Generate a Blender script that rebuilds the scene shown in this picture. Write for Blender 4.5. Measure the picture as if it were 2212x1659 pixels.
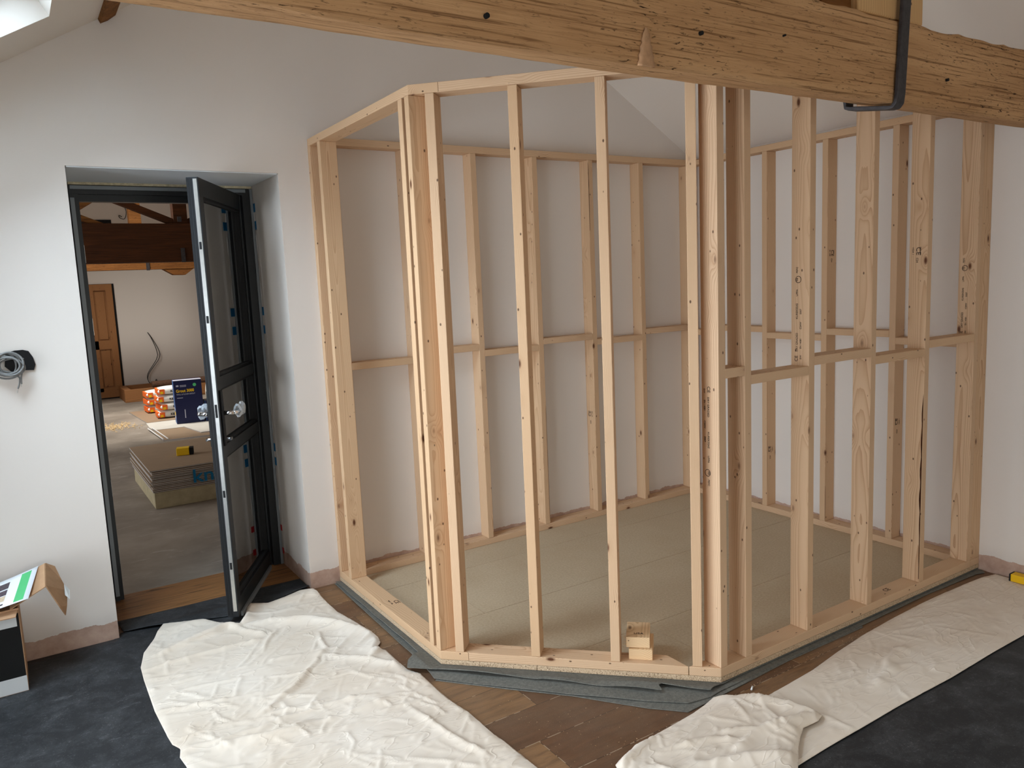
import bpy, bmesh, math, random
from mathutils import Vector, Matrix, noise

for o in list(bpy.data.objects):
    bpy.data.objects.remove(o)
S = bpy.context.scene
COL = S.collection

# ------------------------------------------------------------------ camera
cam_d = bpy.data.cameras.new('camera')
cam = bpy.data.objects.new('camera', cam_d)
COL.objects.link(cam)
yaw, pitch, roll = 0.5679, -0.1321, -0.0440
fw = Vector((math.sin(yaw)*math.cos(pitch), math.cos(yaw)*math.cos(pitch), math.sin(pitch)))
rt = Vector((math.cos(yaw), -math.sin(yaw), 0))
up = rt.cross(fw)
rt2 = rt*math.cos(roll)+up*math.sin(roll)
up2 = -rt*math.sin(roll)+up*math.cos(roll)
m = Matrix((rt2, up2, -fw)).transposed().to_4x4()
m.translation = Vector((-4.2441, -4.1278, 1.6526))
cam.matrix_world = m
cam_d.sensor_width = 36
cam_d.lens = 1684.57/2212*36
cam_d.clip_start = 0.02
S.camera = cam

# ------------------------------------------------------------------ light and exposure
S.view_settings.view_transform = 'Standard'
S.view_settings.look = 'None'
S.view_settings.gamma = 1
S.view_settings.use_curve_mapping = False
S.view_settings.exposure = 0.0
w = bpy.data.worlds.new('sky')
S.world = w
w.use_nodes = True
w.node_tree.nodes['Background'].inputs[0].default_value = (0.80, 0.90, 1.0, 1)
w.node_tree.nodes['Background'].inputs[1].default_value = 1.6
S.cycles.max_bounces = 10
S.cycles.diffuse_bounces = 6
S.cycles.transparent_max_bounces = 12
S.cycles.use_denoising = True


def daylight(name, loc, direction, sx, sy, power, color, spread=180):
    d = bpy.data.lights.new(name, 'AREA')
    d.shape = 'RECTANGLE'
    d.size, d.size_y = sx, sy
    d.energy = power
    d.color = color
    d.spread = math.radians(spread)
    o = bpy.data.objects.new(name, d)
    COL.objects.link(o)
    o.location = loc
    o.rotation_euler = Vector(direction).to_track_quat('-Z', 'Y').to_euler()
    return o


RX = -5.4            # west wall
SKL = (-4.95, -3.975)  # skylight in x (left slope)
# daylight entering through each glazed opening (lamps stand just outside the panes)
daylight('daylight_west_window', (RX-0.30, -2.1, 1.05), (1, 0, 0), 2.9, 1.7, 165, (0.86, 0.90, 1.0))
daylight('daylight_skylight', (-4.60, -0.95, 2.98), (0.45, 0.0, -1), 0.9, 1.0, 92, (0.68, 0.83, 1.0))
daylight('daylight_south_doors', (-3.3, -7.32, 1.15), (0, 1, 0), 3.0, 2.1, 68, (1.0, 0.91, 0.81))
daylight('daylight_second_skylight', (-4.45, -4.4, 3.05), (0.5, 0, -1), 1.0, 1.0, 58, (1.0, 0.97, 0.94))
daylight('daylight_far_room_skylight', (-3.55, 7.2, 3.45), (0.30, 0.12, -1), 0.9, 1.0, 95, (1.0, 0.96, 0.9), 110)
daylight('daylight_far_room_window', (-6.2, 4.0, 1.6), (1, 0, 0), 2.6, 1.8, 60, (0.95, 0.96, 1.0))


# ------------------------------------------------------------------ node helpers
def srgb(r, g, b):
    def c(v):
        v /= 255
        return v/12.92 if v <= .04045 else ((v+.055)/1.055)**2.4
    return (c(r), c(g), c(b), 1)


class NT:
    def __init__(s, name, rough=0.6, spec=0.3):
        s.m = bpy.data.materials.new(name)
        s.m.use_nodes = True
        s.t = s.m.node_tree
        s.b = s.t.nodes['Principled BSDF']
        s.b.inputs['Roughness'].default_value = rough
        s.b.inputs['Specular IOR Level'].default_value = spec

    def n(s, ty, **kw):
        x = s.t.nodes.new('ShaderNode'+ty)
        for k, v in kw.items():
            setattr(x, k, v)
        return x

    def l(s, a, b):
        s.t.links.new(a, b)

    def val(s, sock, v):
        if hasattr(v, 'is_linked') or hasattr(v, 'links'):
            s.l(v, sock)
        else:
            sock.default_value = v

    def math(s, op, a, b=0.0, c=None, clamp=False):
        x = s.n('Math', operation=op)
        x.use_clamp = clamp
        s.val(x.inputs[0], a)
        s.val(x.inputs[1], b)
        if c is not None:
            s.val(x.inputs[2], c)
        return x.outputs[0]

    def coord(s, kind='Object'):
        return s.n('TexCoord').outputs[kind]

    def mapping(s, vec, scale=(1, 1, 1), loc=(0, 0, 0), rot=(0, 0, 0)):
        x = s.n('Mapping')
        s.l(vec, x.inputs[0])
        x.inputs['Location'].default_value = loc
        x.inputs['Rotation'].default_value = rot
        x.inputs['Scale'].default_value = scale
        return x.outputs[0]

    def noise(s, vec, scale=5, detail=3, rough=.5, dist=0.0):
        x = s.n('TexNoise')
        s.l(vec, x.inputs['Vector'])
        x.inputs['Scale'].default_value = scale
        x.inputs['Detail'].default_value = detail
        x.inputs['Roughness'].default_value = rough
        x.inputs['Distortion'].default_value = dist
        return x.outputs[0]

    def ramp(s, fac, stops, interp='LINEAR'):
        x = s.n('ValToRGB')
        x.color_ramp.interpolation = interp
        e = x.color_ramp.elements
        while len(e) < len(stops):
            e.new(.5)
        for i, (p, c) in enumerate(stops):
            e[i].position = p
            e[i].color = c if len(c) == 4 else (*c, 1)
        s.val(x.inputs[0], fac)
        return x.outputs[0]

    def mix(s, fac, a, b, mode='MIX'):
        x = s.n('MixRGB', blend_type=mode)
        s.val(x.inputs[0], fac)
        s.val(x.inputs[1], a)
        s.val(x.inputs[2], b)
        return x.outputs[0]

    def base(s, c):
        s.val(s.b.inputs['Base Color'], c)

    def bump(s, h, strength=.3, dist=.01):
        x = s.n('Bump')
        x.inputs['Strength'].default_value = strength
        x.inputs['Distance'].default_value = dist
        s.l(h, x.inputs['Height'])
        s.l(x.outputs[0], s.b.inputs['Normal'])

    def sep(s, vec):
        x = s.n('SeparateXYZ')
        s.l(vec, x.inputs[0])
        return x.outputs


def g(v):
    return (v, v, v, 1)


def plain(name, col, rough=.5, spec=.3, metal=0, nz=0.0, scale=30, bump=0):
    t = NT(name, rough, spec)
    t.b.inputs['Metallic'].default_value = metal
    if nz:
        f = t.noise(t.coord(), scale, 4, .6)
        lo = tuple(c*(1-nz) for c in col[:3])+(1,)
        hi = tuple(min(1, c*(1+nz)) for c in col[:3])+(1,)
        t.base(t.ramp(f, [(.3, lo), (.7, hi)]))
        if bump:
            t.bump(f, bump, .004)
    else:
        t.base(col)
    return t.m


# ---- sawn pine (local Z runs along the piece)
def pine(name, light, dark, knotc, ring=.0052, contrast=1.0, knots=True, rough=.62):
    t = NT(name, rough, .25)
    co = t.coord()
    oi = t.n('ObjectInfo')
    rnd = oi.outputs['Random']
    off = t.n('CombineXYZ')
    t.l(t.math('MULTIPLY', rnd, 37.0), off.inputs[0])
    t.l(t.math('MULTIPLY', rnd, 91.0), off.inputs[1])
    t.l(t.math('MULTIPLY', rnd, 53.0), off.inputs[2])
    va = t.n('VectorMath', operation='ADD')
    t.l(co, va.inputs[0])
    t.l(off.outputs[0], va.inputs[1])
    v = va.outputs[0]
    if knots:
        vo = t.n('TexVoronoi')
        t.l(t.mapping(v, (9.5, 9.5, 4.2)), vo.inputs['Vector'])
        vo.inputs['Scale'].default_value = 1
        kd = vo.outputs['Distance']
        knot = t.math('SUBTRACT', 1.0, t.math('SMOOTHSTEP', 0, 0) if False else t.math('DIVIDE', kd, .10), clamp=True)
        halo = t.math('SUBTRACT', 1.0, t.math('DIVIDE', kd, .42), clamp=True)
        vs_ = t.n('TexVoronoi')
        t.l(t.mapping(v, (22, 22, 13)), vs_.inputs['Vector'])
        vs_.inputs['Scale'].default_value = 1
        speck = t.math('MULTIPLY', t.math('SUBTRACT', 1.0, t.math('DIVIDE', vs_.outputs['Distance'], .095), clamp=True), 3.0, clamp=True)
    n1 = t.noise(t.mapping(v, (3, 3, .55)), 1.0, 2, .5)
    n2 = t.noise(t.mapping(v, (22, 22, 2.2)), 1.0, 2, .5)
    s = t.sep(co)
    px = t.math('ADD', s[0], t.math('MULTIPLY_ADD', rnd, .16, -.08))
    py = t.math('ADD', s[1], t.math('MULTIPLY_ADD', t.math('FRACT', t.math('MULTIPLY', rnd, 17.3)), .10, .012))
    r = t.math('SQRT', t.math('ADD', t.math('MULTIPLY', px, px), t.math('MULTIPLY', py, py)))
    r = t.math('ADD', r, t.math('MULTIPLY', n1, .075))
    r = t.math('ADD', r, t.math('MULTIPLY', n2, .006))
    if knots:
        r = t.math('ADD', r, t.math('MULTIPLY', t.math('MULTIPLY', halo, halo), .022))
    ph = t.math('FRACT', t.math('DIVIDE', r, ring))
    band = t.math('POWER', ph, 2.6)
    band = t.math('MULTIPLY', band, t.math('MULTIPLY_ADD', t.noise(t.mapping(v, (9, 9, 1)), 1, 1), 1.0*contrast, .18*contrast))
    c = t.mix(band, light, dark)
    fine = t.noise(t.mapping(v, (420, 420, 9)), 1, 2, .6)
    c = t.mix(t.math('MULTIPLY', fine, .16), c, dark)
    tint = t.math('FRACT', t.math('MULTIPLY', rnd, 7.7))
    c = t.mix(t.math('MULTIPLY', tint, .32), c, srgb(202, 160, 112))
    if knots:
        c = t.mix(t.math('MULTIPLY', t.math('POWER', halo, 3.0), .45), c, dark)
        c = t.mix(t.math('MULTIPLY', knot, 1.7, clamp=True), c, knotc)
        c = t.mix(t.math('MULTIPLY', speck, .85), c, srgb(70, 42, 24))
    t.base(c)
    t.bump(t.math('ADD', t.math('MULTIPLY', fine, .5), band), .12, .0015)
    return t.m


M = {}
M['pine'] = pine('sawn_pine', srgb(216, 184, 150), srgb(164, 120, 84), srgb(92, 54, 30), .0044, .85)
M['pine_end'] = pine('pine_offcut', srgb(228, 196, 154), srgb(176, 136, 96), srgb(92, 54, 30), .007)
M['pine_door'] = pine('varnished_pine', srgb(168, 118, 74), srgb(120, 74, 40), srgb(58, 26, 10), .012, 1.1)
M['crate_wood'] = pine('crate_timber', srgb(150, 98, 56), srgb(98, 58, 28), srgb(50, 26, 12), .012, 1.0, False)
M['post_wood'] = pine('pale_post_timber', srgb(206, 166, 114), srgb(156, 112, 66), srgb(80, 48, 24), .010, 1.0)


# ---- old beam, local X along the beam
def old_wood(name, c1, c2, c3, rough=.8, kn=True):
    t = NT(name, rough, .15)
    co = t.coord()
    a = t.noise(t.mapping(co, (.9, 9, 9)), 1, 5, .6, .3)
    b = t.noise(t.mapping(co, (2.2, 120, 120)), 1, 3, .6, .15)
    d = t.noise(t.mapping(co, (34, 170, 170)), 1, 4, .6, .8)
    big = t.noise(co, 2.2, 3, .6)
    c = t.ramp(a, [(.3, c1), (.5, c2), (.72, c1)])
    c = t.mix(t.ramp(b, [(.54, g(0)), (.64, g(.8))]), c, c3)
    pit = t.ramp(d, [(.60, g(0)), (.68, g(1))])
    pit = t.math('MULTIPLY', pit, t.ramp(big, [(.38, g(.05)), (.62, g(1))]))
    c = t.mix(pit, c, srgb(48, 28, 14))
    if kn:
        vo = t.n('TexVoronoi')
        t.l(t.mapping(co, (2.6, 9, 9)), vo.inputs['Vector'])
        vo.inputs['Scale'].default_value = 1
        k = t.math('SUBTRACT', 1.0, t.math('DIVIDE', vo.outputs['Distance'], .07), clamp=True)
        c = t.mix(t.math('MULTIPLY', k, 1.5, clamp=True), c, srgb(70, 46, 28))
    t.base(c)
    h = t.math('SUBTRACT', t.math('MULTIPLY', t.math('SUBTRACT', 1.0, b), 1.0), t.math('MULTIPLY', pit, .8))
    t.bump(h, .7, .006)
    return t.m


M['beam'] = old_wood('weathered_beam', srgb(196, 154, 110), srgb(176, 134, 92), srgb(118, 82, 50))
M['beam_dark'] = old_wood('stained_truss_timber', srgb(84, 46, 20), srgb(62, 34, 14), srgb(42, 22, 10), .7, False)
M['beam_mid'] = old_wood('brown_truss_timber', srgb(140, 92, 46), srgb(112, 70, 32), srgb(80, 46, 20), .7, False)


# ---- painted wall with bare plaster band at the foot
def wall_mat(name, band=.090, col=srgb(226, 218, 209)):
    t = NT(name, .75, .2)
    geo = t.n('NewGeometry').outputs['Position']
    z = t.sep(geo)[2]
    n = t.noise(geo, 9, 5, .65)
    n2 = t.noise(geo, 1.1, 3, .5)
    paint = t.ramp(n2, [(.3, tuple(c*.97 for c in col[:3])+(1,)), (.7, col)])
    pl = t.ramp(t.noise(geo, 14, 4, .6), [(.3, srgb(168, 138, 122)), (.7, srgb(196, 168, 150))])
    edge = t.math('ADD', z, t.math('MULTIPLY_ADD', n, -.06, .03))
    f = t.math('GREATER_THAN', edge, band)
    dirt = t.ramp(t.math('SUBTRACT', z, band), [(.0, g(.22)), (.07, g(0))])
    c = t.mix(f, pl, paint)
    t.base(t.mix(t.math('MULTIPLY', t.math('MULTIPLY', dirt, f), n), c, srgb(120, 112, 110)))
    t.bump(t.noise(geo, 60, 3, .6), .04, .003)
    return t.m


M['wall'] = wall_mat('painted_plaster_wall')
M['wall_east'] = wall_mat('painted_plaster_wall_east', .085)
M['reveal'] = wall_mat('reveal_plaster', .04, srgb(216, 220, 222))
M['ceiling'] = plain('ceiling_paint', srgb(224, 215, 204), .8, .2)
M['far_wall'] = wall_mat('far_room_plaster', -5)


# ---- wood effect floor planks running along X
def planks():
    t = NT('wood_effect_planks', .45, .35)
    geo = t.n('NewGeometry').outputs['Position']
    s = t.sep(geo)
    row_f = t.math('SUBTRACT', t.math('DIVIDE', t.math('MULTIPLY', s[1], -1.0), .2065), .402)
    row = t.math('FLOOR', row_f)
    fr = t.math('SUBTRACT', row_f, row)
    jx = t.math('MULTIPLY_ADD', t.math('SUBTRACT', row, 7.0), .5335, -2.667)
    col_f = t.math('DIVIDE', t.math('SUBTRACT', s[0], jx), 1.2)
    colm = t.math('FLOOR', col_f)
    fc = t.math('SUBTRACT', col_f, colm)
    cb = t.n('CombineXYZ')
    t.l(row, cb.inputs[0]); t.l(colm, cb.inputs[1])
    cb.inputs[2].default_value = 3.7
    wn = t.n('TexWhiteNoise')
    t.l(cb.outputs[0], wn.inputs['Vector'])
    # plank west of the seen joints is the paler one
    ha = t.math('ADD', t.math('MULTIPLY', row, 3.082), t.math('MULTIPLY', colm, 3.02))
    w1 = t.math('FRACT', t.math('MULTIPLY', t.math('SINE', ha), 17.3))
    gr = t.n('Mapping')
    t.l(geo, gr.inputs[0])
    gr.inputs['Scale'].default_value = (5, 34, 1)
    addv = t.n('VectorMath', operation='ADD')
    t.l(gr.outputs[0], addv.inputs[0])
    t.l(wn.outputs['Color'], addv.inputs[1])
    n1 = t.noise(addv.outputs[0], 1, 5, .65, .5)
    mp = t.mapping(geo, (1.6, 7, 1))
    n2 = t.noise(mp, 1, 3, .6)
    base = t.mix(w1, srgb(90, 56, 36), srgb(140, 102, 66))
    c = t.mix(t.ramp(n1, [(.35, g(0)), (.7, g(.75))]), base, srgb(58, 34, 20))
    c = t.mix(t.math('MULTIPLY', n2, .3), c, srgb(140, 108, 74))
    gap = t.math('MAXIMUM', t.math('LESS_THAN', t.math('MINIMUM', fr, t.math('SUBTRACT', 1.0, fr)), .008),
                 t.math('LESS_THAN', t.math('MINIMUM', fc, t.math('SUBTRACT', 1.0, fc)), .0013))
    gn = t.noise(geo, 20, 2)
    c = t.mix(t.math('MULTIPLY', gap, .8), c, t.mix(t.math('GREATER_THAN', gn, .5), srgb(34, 22, 14), srgb(168, 150, 126)))
    dust = t.ramp(t.noise(geo, 330, 3, .7), [(.62, g(0)), (.69, g(1))])
    dz = t.ramp(t.noise(geo, 2.6, 4, .6), [(.35, g(.15)), (.7, g(.9))])
    c = t.mix(t.math('MULTIPLY', dust, dz), c, srgb(196, 178, 156))
    haze = t.math('MULTIPLY', dz, .24)
    t.base(t.mix(haze, c, srgb(150, 134, 116)))
    t.bump(n1, .15, .002)
    return t.m


M['planks'] = planks()


def concrete():
    t = NT('dusty_concrete', .8, .2)
    geo = t.n('NewGeometry').outputs['Position']
    a = t.noise(geo, .9, 6, .62, .3)
    c = t.ramp(a, [(.3, srgb(112, 102, 92)), (.5, srgb(140, 130, 118)), (.7, srgb(168, 158, 145))])
    b = t.ramp(t.noise(t.mapping(geo, (1, 3, 1)), 3, 6, .7, 1.0), [(.58, g(0)), (.7, g(.5))])
    t.base(t.mix(b, c, srgb(190, 182, 170)))
    return t.m


M['concrete'] = concrete()


def membrane():
    t = NT('dusty_black_membrane', .62, .35)
    geo = t.n('NewGeometry').outputs['Position']
    a = t.ramp(t.noise(geo, 6.5, 8, .8, .35), [(.44, g(0)), (.68, g(.8))])
    sp = t.ramp(t.noise(geo, 160, 4, .75), [(.60, g(0)), (.72, g(.8))])
    st = t.ramp(t.noise(t.mapping(geo, (14, 30, 1), rot=(0, 0, .6)), 1, 6, .8, .8), [(.55, g(0)), (.72, g(.8))])
    c = t.mix(a, srgb(34, 36, 38), srgb(66, 68, 70))
    c = t.mix(t.math('MULTIPLY', st, a), c, srgb(120, 122, 122))
    c = t.mix(t.math('MULTIPLY', sp, t.math('ADD', a, .3)), c, srgb(150, 150, 148))
    t.base(c)
    t.bump(t.noise(geo, 240, 3, .6), .25, .001)
    return t.m


M['membrane'] = membrane()


def chip(name, top):
    t = NT(name, .75, .2)
    geo = t.n('NewGeometry').outputs['Position']
    n = t.noise(geo, 210 if not top else 90, 4, .75)
    big = t.noise(geo, 2.5, 4, .6)
    if top:
        c = t.ramp(n, [(.3, srgb(176, 156, 128)), (.7, srgb(200, 182, 154))])
        c = t.mix(t.ramp(big, [(.4, g(0)), (.75, g(.35))]), c, srgb(168, 144, 112))
        d = t.ramp(t.noise(geo, 300, 2, .6), [(.7, g(0)), (.76, g(.8))])
        t.base(t.mix(d, c, srgb(206, 190, 164)))
    else:
        t.base(t.ramp(n, [(.36, srgb(84, 66, 50)), (.46, srgb(188, 160, 128)), (.7, srgb(222, 200, 170))]))
        t.bump(n, .6, .002)
    return t.m


M['chip_top'] = chip('chipboard_face', True)
M['chip_edge'] = chip('chipboard_cut_edge', False)


def underlay():
    t = NT('grey_foam_underlay', .85, .15)
    geo = t.n('NewGeometry').outputs['Position']
    c = t.ramp(t.noise(geo, 70, 4, .7), [(.3, srgb(94, 94, 88)), (.7, srgb(122, 120, 112))])
    d = t.ramp(t.noise(geo, 340, 2, .6), [(.66, g(0)), (.72, g(.8))])
    t.base(t.mix(d, c, srgb(190, 186, 174)))
    return t.m


M['underlay'] = underlay()


def cloth():
    t = NT('cotton_dust_sheet', .9, .1)
    geo = t.n('NewGeometry').outputs['Position']
    big = t.noise(geo, 3.2, 4, .6)
    c = t.ramp(big, [(.3, srgb(218, 203, 184)), (.7, srgb(230, 219, 204))])
    sp = t.ramp(t.noise(geo, 120, 3, .75), [(.71, g(0)), (.77, g(.5))])
    t.base(t.mix(sp, c, srgb(130, 116, 100)))
    def ridge(scale, k, rot, st):
        n_ = t.noise(t.mapping(geo, (1, st, 1), rot=(0, 0, rot)), scale, 1, .4, .25)
        r_ = t.math('SUBTRACT', 1.0, t.math('MULTIPLY', t.math('ABSOLUTE', t.math('SUBTRACT', n_, .5)), k), clamp=True)
        return t.math('MULTIPLY', t.math('POWER', r_, 3.0), t.ramp(t.noise(geo, scale*.6, 2), [(.42, g(0)), (.62, g(1))]))
    hh = t.math('ADD', ridge(4, 26, .5, 3.2), t.math('ADD', ridge(5, 22, 2.1, 3.0), ridge(7, 20, 1.1, 2.6)))
    wv = t.math('MULTIPLY', t.noise(geo, 500, 2, .5), .06)
    t.bump(t.math('ADD', hh, wv), .38, .004)
    t.b.inputs['Sheen Weight'].default_value = .1
    return t.m


M['cloth'] = cloth()
M['alu'] = plain('anthracite_aluminium', srgb(22, 26, 29), .42, .4, 0, .06, 60)
M['alu_grey'] = plain('grey_anodised_profile', srgb(122, 128, 132), .45, .5, .2)
M['black'] = plain('black_rubber', srgb(14, 15, 17), .6, .3)
M['steel'] = plain('bright_lock_steel', srgb(205, 205, 200), .28, .5, .9, .05, 40)
M['chrome'] = plain('chrome', srgb(220, 222, 225), .12, .5, 1.0)
M['iron'] = plain('forged_iron', srgb(62, 58, 58), .55, .45, .5, .25, 50, .3)
M['foam'] = plain('expanding_foam', srgb(196, 184, 154), .85, .15, 0, .25, 60, .6)
M['blue_tape'] = plain('blue_masking_tape', srgb(20, 112, 164), .6)
M['red_tape'] = plain('red_tape', srgb(196, 34, 42), .6)
M['putty'] = plain('white_sealant', srgb(220, 222, 224), .7)
M['scar'] = plain('branch_scar_wood', srgb(176, 136, 100), .8, nz=.15, scale=60, bump=.3)
M['oak'] = None
t = NT('oak_threshold', .45, .4)
co = t.n('NewGeometry').outputs['Position']
c = t.ramp(t.noise(t.mapping(co, (2.2, 42, 10)), 1, 5, .65, .6), [(.3, srgb(120, 78, 44)), (.5, srgb(150, 104, 60)), (.66, srgb(70, 42, 22))])
t.base(c)
M['oak'] = t.m
M['card'] = plain('brown_cardboard', srgb(184, 146, 112), .8, .15, 0, .06, 20)
M['card_dark'] = plain('torn_cardboard', srgb(148, 114, 84), .85, .1, 0, .1, 25)
M['ink'] = plain('black_print', srgb(14, 15, 14), .7)
M['green_ink'] = plain('green_print', srgb(60, 110, 40), .7)
M['green'] = plain('green_label_stripe', srgb(84, 190, 120), .6)
M['paper'] = plain('white_paper', srgb(236, 240, 244), .8)
M['photo_dark'] = plain('printed_photo_dark', srgb(84, 74, 80), .6, nz=.4, scale=120)
M['photo_tan'] = plain('printed_photo_tan', srgb(210, 190, 160), .6, nz=.2, scale=120)
M['tape_clear'] = plain('clear_parcel_tape', srgb(206, 208, 206), .25, .6)
M['cable'] = plain('grey_cable', srgb(122, 122, 120), .4, .45)
M['cable_dark'] = plain('dark_cable', srgb(52, 50, 48), .5, .4)
M['stamp'] = plain('grade_stamp_ink', srgb(58, 42, 32), .8)
M['box_blue'] = plain('navy_box_print', srgb(14, 22, 66), .45, .4)
M['box_blue_side'] = plain('blue_box_side', srgb(44, 92, 150), .5, .4)
M['yellow'] = plain('yellow_print', srgb(240, 196, 20), .5)
M['grey_text'] = plain('pale_print', srgb(190, 192, 205), .6)
M['bag_white'] = plain('white_paper_sack', srgb(228, 226, 218), .7, nz=.05, scale=20)
M['bag_orange'] = plain('orange_print', srgb(242, 110, 40), .6)
M['board_face'] = plain('plasterboard_brown_face', srgb(150, 128, 104), .8, nz=.05, scale=8)
M['board_edge'] = plain('plasterboard_edge', srgb(176, 170, 164), .8, nz=.08, scale=60)
M['board_pale'] = plain('plasterboard_pale_face', srgb(206, 202, 192), .8, nz=.05, scale=6)
M['insul'] = plain('pallet_board', srgb(176, 164, 132), .85, nz=.15, scale=14, bump=.3)
M['logo_blue'] = plain('blue_logo_print', srgb(0, 112, 160), .6)
M['tool_yellow'] = plain('tool_yellow', srgb(232, 184, 14), .4, .4)
M['bark'] = plain('rough_brown_roll', srgb(92, 66, 50), .9, nz=.4, scale=50, bump=.6)
M['shaving'] = plain('wood_shavings', srgb(224, 196, 150), .8)
M['white_plastic'] = plain('white_plastic', srgb(235, 235, 232), .4)

t = NT('clear_glass', .0, .5)
nt = t.t
nt.nodes.remove(t.b)
tr = t.n('BsdfTransparent'); tr.inputs[0].default_value = (.95, .97, .97, 1)
gl = t.n('BsdfGlossy'); gl.inputs['Roughness'].default_value = .01
gl.inputs[0].default_value = (1, 1, 1, 1)
fr_ = t.n('Fresnel'); fr_.inputs[0].default_value = 1.5
mx = t.n('MixShader')
t.l(t.math('MULTIPLY', fr_.outputs[0], 2.6, clamp=True), mx.inputs[0])
t.l(tr.outputs[0], mx.inputs[1]); t.l(gl.outputs[0], mx.inputs[2])
t.l(mx.outputs[0], nt.nodes['Material Output'].inputs[0])
M['glass'] = t.m
t = NT('thin_polythene', .15, .5)
nt = t.t
tr = t.n('BsdfTransparent')
mx = t.n('MixShader'); mx.inputs[0].default_value = .55
t.base(srgb(215, 222, 228))
t.l(tr.outputs[0], mx.inputs[1]); t.l(t.b.outputs[0], mx.inputs[2])
t.l(mx.outputs[0], nt.nodes['Material Output'].inputs[0])
M['poly'] = t.m


# ------------------------------------------------------------------ geometry helpers
def link(name, bm, mat, parent=None, mx=None, smooth=False):
    me = bpy.data.meshes.new(name)
    bmesh.ops.recalc_face_normals(bm, faces=bm.faces[:])
    bm.to_mesh(me)
    bm.free()
    mats = mat if isinstance(mat, (list, tuple)) else [mat]
    for x in mats:
        me.materials.append(M[x] if isinstance(x, str) else x)
    if smooth:
        for p_ in me.polygons:
            p_.use_smooth = True
    o = bpy.data.objects.new(name, me)
    COL.objects.link(o)
    if parent is not None:
        o.parent = parent
    if mx is not None:
        o.matrix_local = mx
    return o


def empty(name, loc=(0, 0, 0), rz=0):
    o = bpy.data.objects.new(name, None)
    o.empty_display_size = .05
    COL.objects.link(o)
    o.matrix_local = Matrix.Translation(loc) @ Matrix.Rotation(rz, 4, 'Z')
    return o


def tag(o, label=None, cat=None, group=None, kind=None):
    if label: o['label'] = label
    if cat: o['category'] = cat
    if group: o['group'] = group
    if kind: o['kind'] = kind
    return o


def struct(name, bm, mat, **k):
    return tag(link(name, bm, mat, **k), kind='structure')


def box(bm, a, b, mi=0, bevel=0, mx=None):
    vs = [bm.verts.new((x, y, z)) for x in (a[0], b[0]) for y in (a[1], b[1]) for z in (a[2], b[2])]
    fs = [(0, 1, 3, 2), (4, 6, 7, 5), (0, 4, 5, 1), (2, 3, 7, 6), (0, 2, 6, 4), (1, 5, 7, 3)]
    faces = [bm.faces.new([vs[i] for i in f]) for f in fs]
    for f in faces:
        f.material_index = mi
    if bevel:
        es = list({e for f in faces for e in f.edges})
        r = bmesh.ops.bevel(bm, geom=es, offset=bevel, segments=2, profile=.5, affect='EDGES')
        vs = list({v for f in r['faces'] for v in f.verts} | {v for v in vs if v.is_valid})
    if mx is not None:
        bmesh.ops.transform(bm, matrix=mx, verts=[v for v in vs if v.is_valid])
    return bm


def prism(bm, pts, z0, z1, mi=0, mi_side=None):
    n = len(pts)
    lo = [bm.verts.new((x, y, z0)) for x, y in pts]
    hi = [bm.verts.new((x, y, z1)) for x, y in pts]
    f1 = bm.faces.new(lo[::-1]); f2 = bm.faces.new(hi)
    f1.material_index = f2.material_index = mi
    for i in range(n):
        f = bm.faces.new((lo[i], lo[(i+1) % n], hi[(i+1) % n], hi[i]))
        f.material_index = mi if mi_side is None else mi_side
    return bm


def tube(bm, pts, r, seg=8, closed=False):
    pts = [Vector(p) for p in pts]
    n = len(pts)
    rings = []
    up_ = Vector((0.13, .21, 1)).normalized()
    for i in range(n):
        a = pts[(i-1) % n] if (closed or i > 0) else pts[i]
        b = pts[(i+1) % n] if (closed or i < n-1) else pts[i]
        d = (b-a).normalized()
        x = d.cross(up_)
        if x.length < 1e-3:
            x = d.cross(Vector((1, 0, 0)))
        x.normalize(); y = d.cross(x)
        rr = r[i] if isinstance(r, (list, tuple)) else r
        rings.append([bm.verts.new(pts[i]+(x*math.cos(t)+y*math.sin(t))*rr) for t in [2*math.pi*k/seg for k in range(seg)]])
    m_ = n if closed else n-1
    for i in range(m_):
        for k in range(seg):
            bm.faces.new((rings[i][k], rings[i][(k+1) % seg], rings[(i+1) % n][(k+1) % seg], rings[(i+1) % n][k]))
    if not closed:
        bm.faces.new(rings[0][::-1]); bm.faces.new(rings[-1])
    return bm


def spline(pts, n=8):
    pts = [Vector(p) for p in pts]
    out = []
    for i in range(len(pts)-1):
        p0 = pts[max(i-1, 0)]; p1 = pts[i]; p2 = pts[i+1]; p3 = pts[min(i+2, len(pts)-1)]
        for k in range(n):
            t_ = k/n
            out.append(.5*((2*p1)+(-p0+p2)*t_+(2*p0-5*p1+4*p2-p3)*t_*t_+(-p0+3*p1-3*p2+p3)*t_**3))
    out.append(pts[-1])
    return out


def sq(name, pts3, mat, th=.002, parent=None):
    """sheet of real thickness from a quad/polygon of 3D points"""
    bm = bmesh.new()
    p = [Vector(q) for q in pts3]
    nrm = (p[1]-p[0]).cross(p[2]-p[1]).normalized()*th
    a = [bm.verts.new(q) for q in p]
    b = [bm.verts.new(q+nrm) for q in p]
    bm.faces.new(a[::-1]); bm.faces.new(b)
    k = len(p)
    for i in range(k):
        bm.faces.new((a[i], a[(i+1) % k], b[(i+1) % k], b[i]))
    return link(name, bm, mat, parent)


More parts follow.
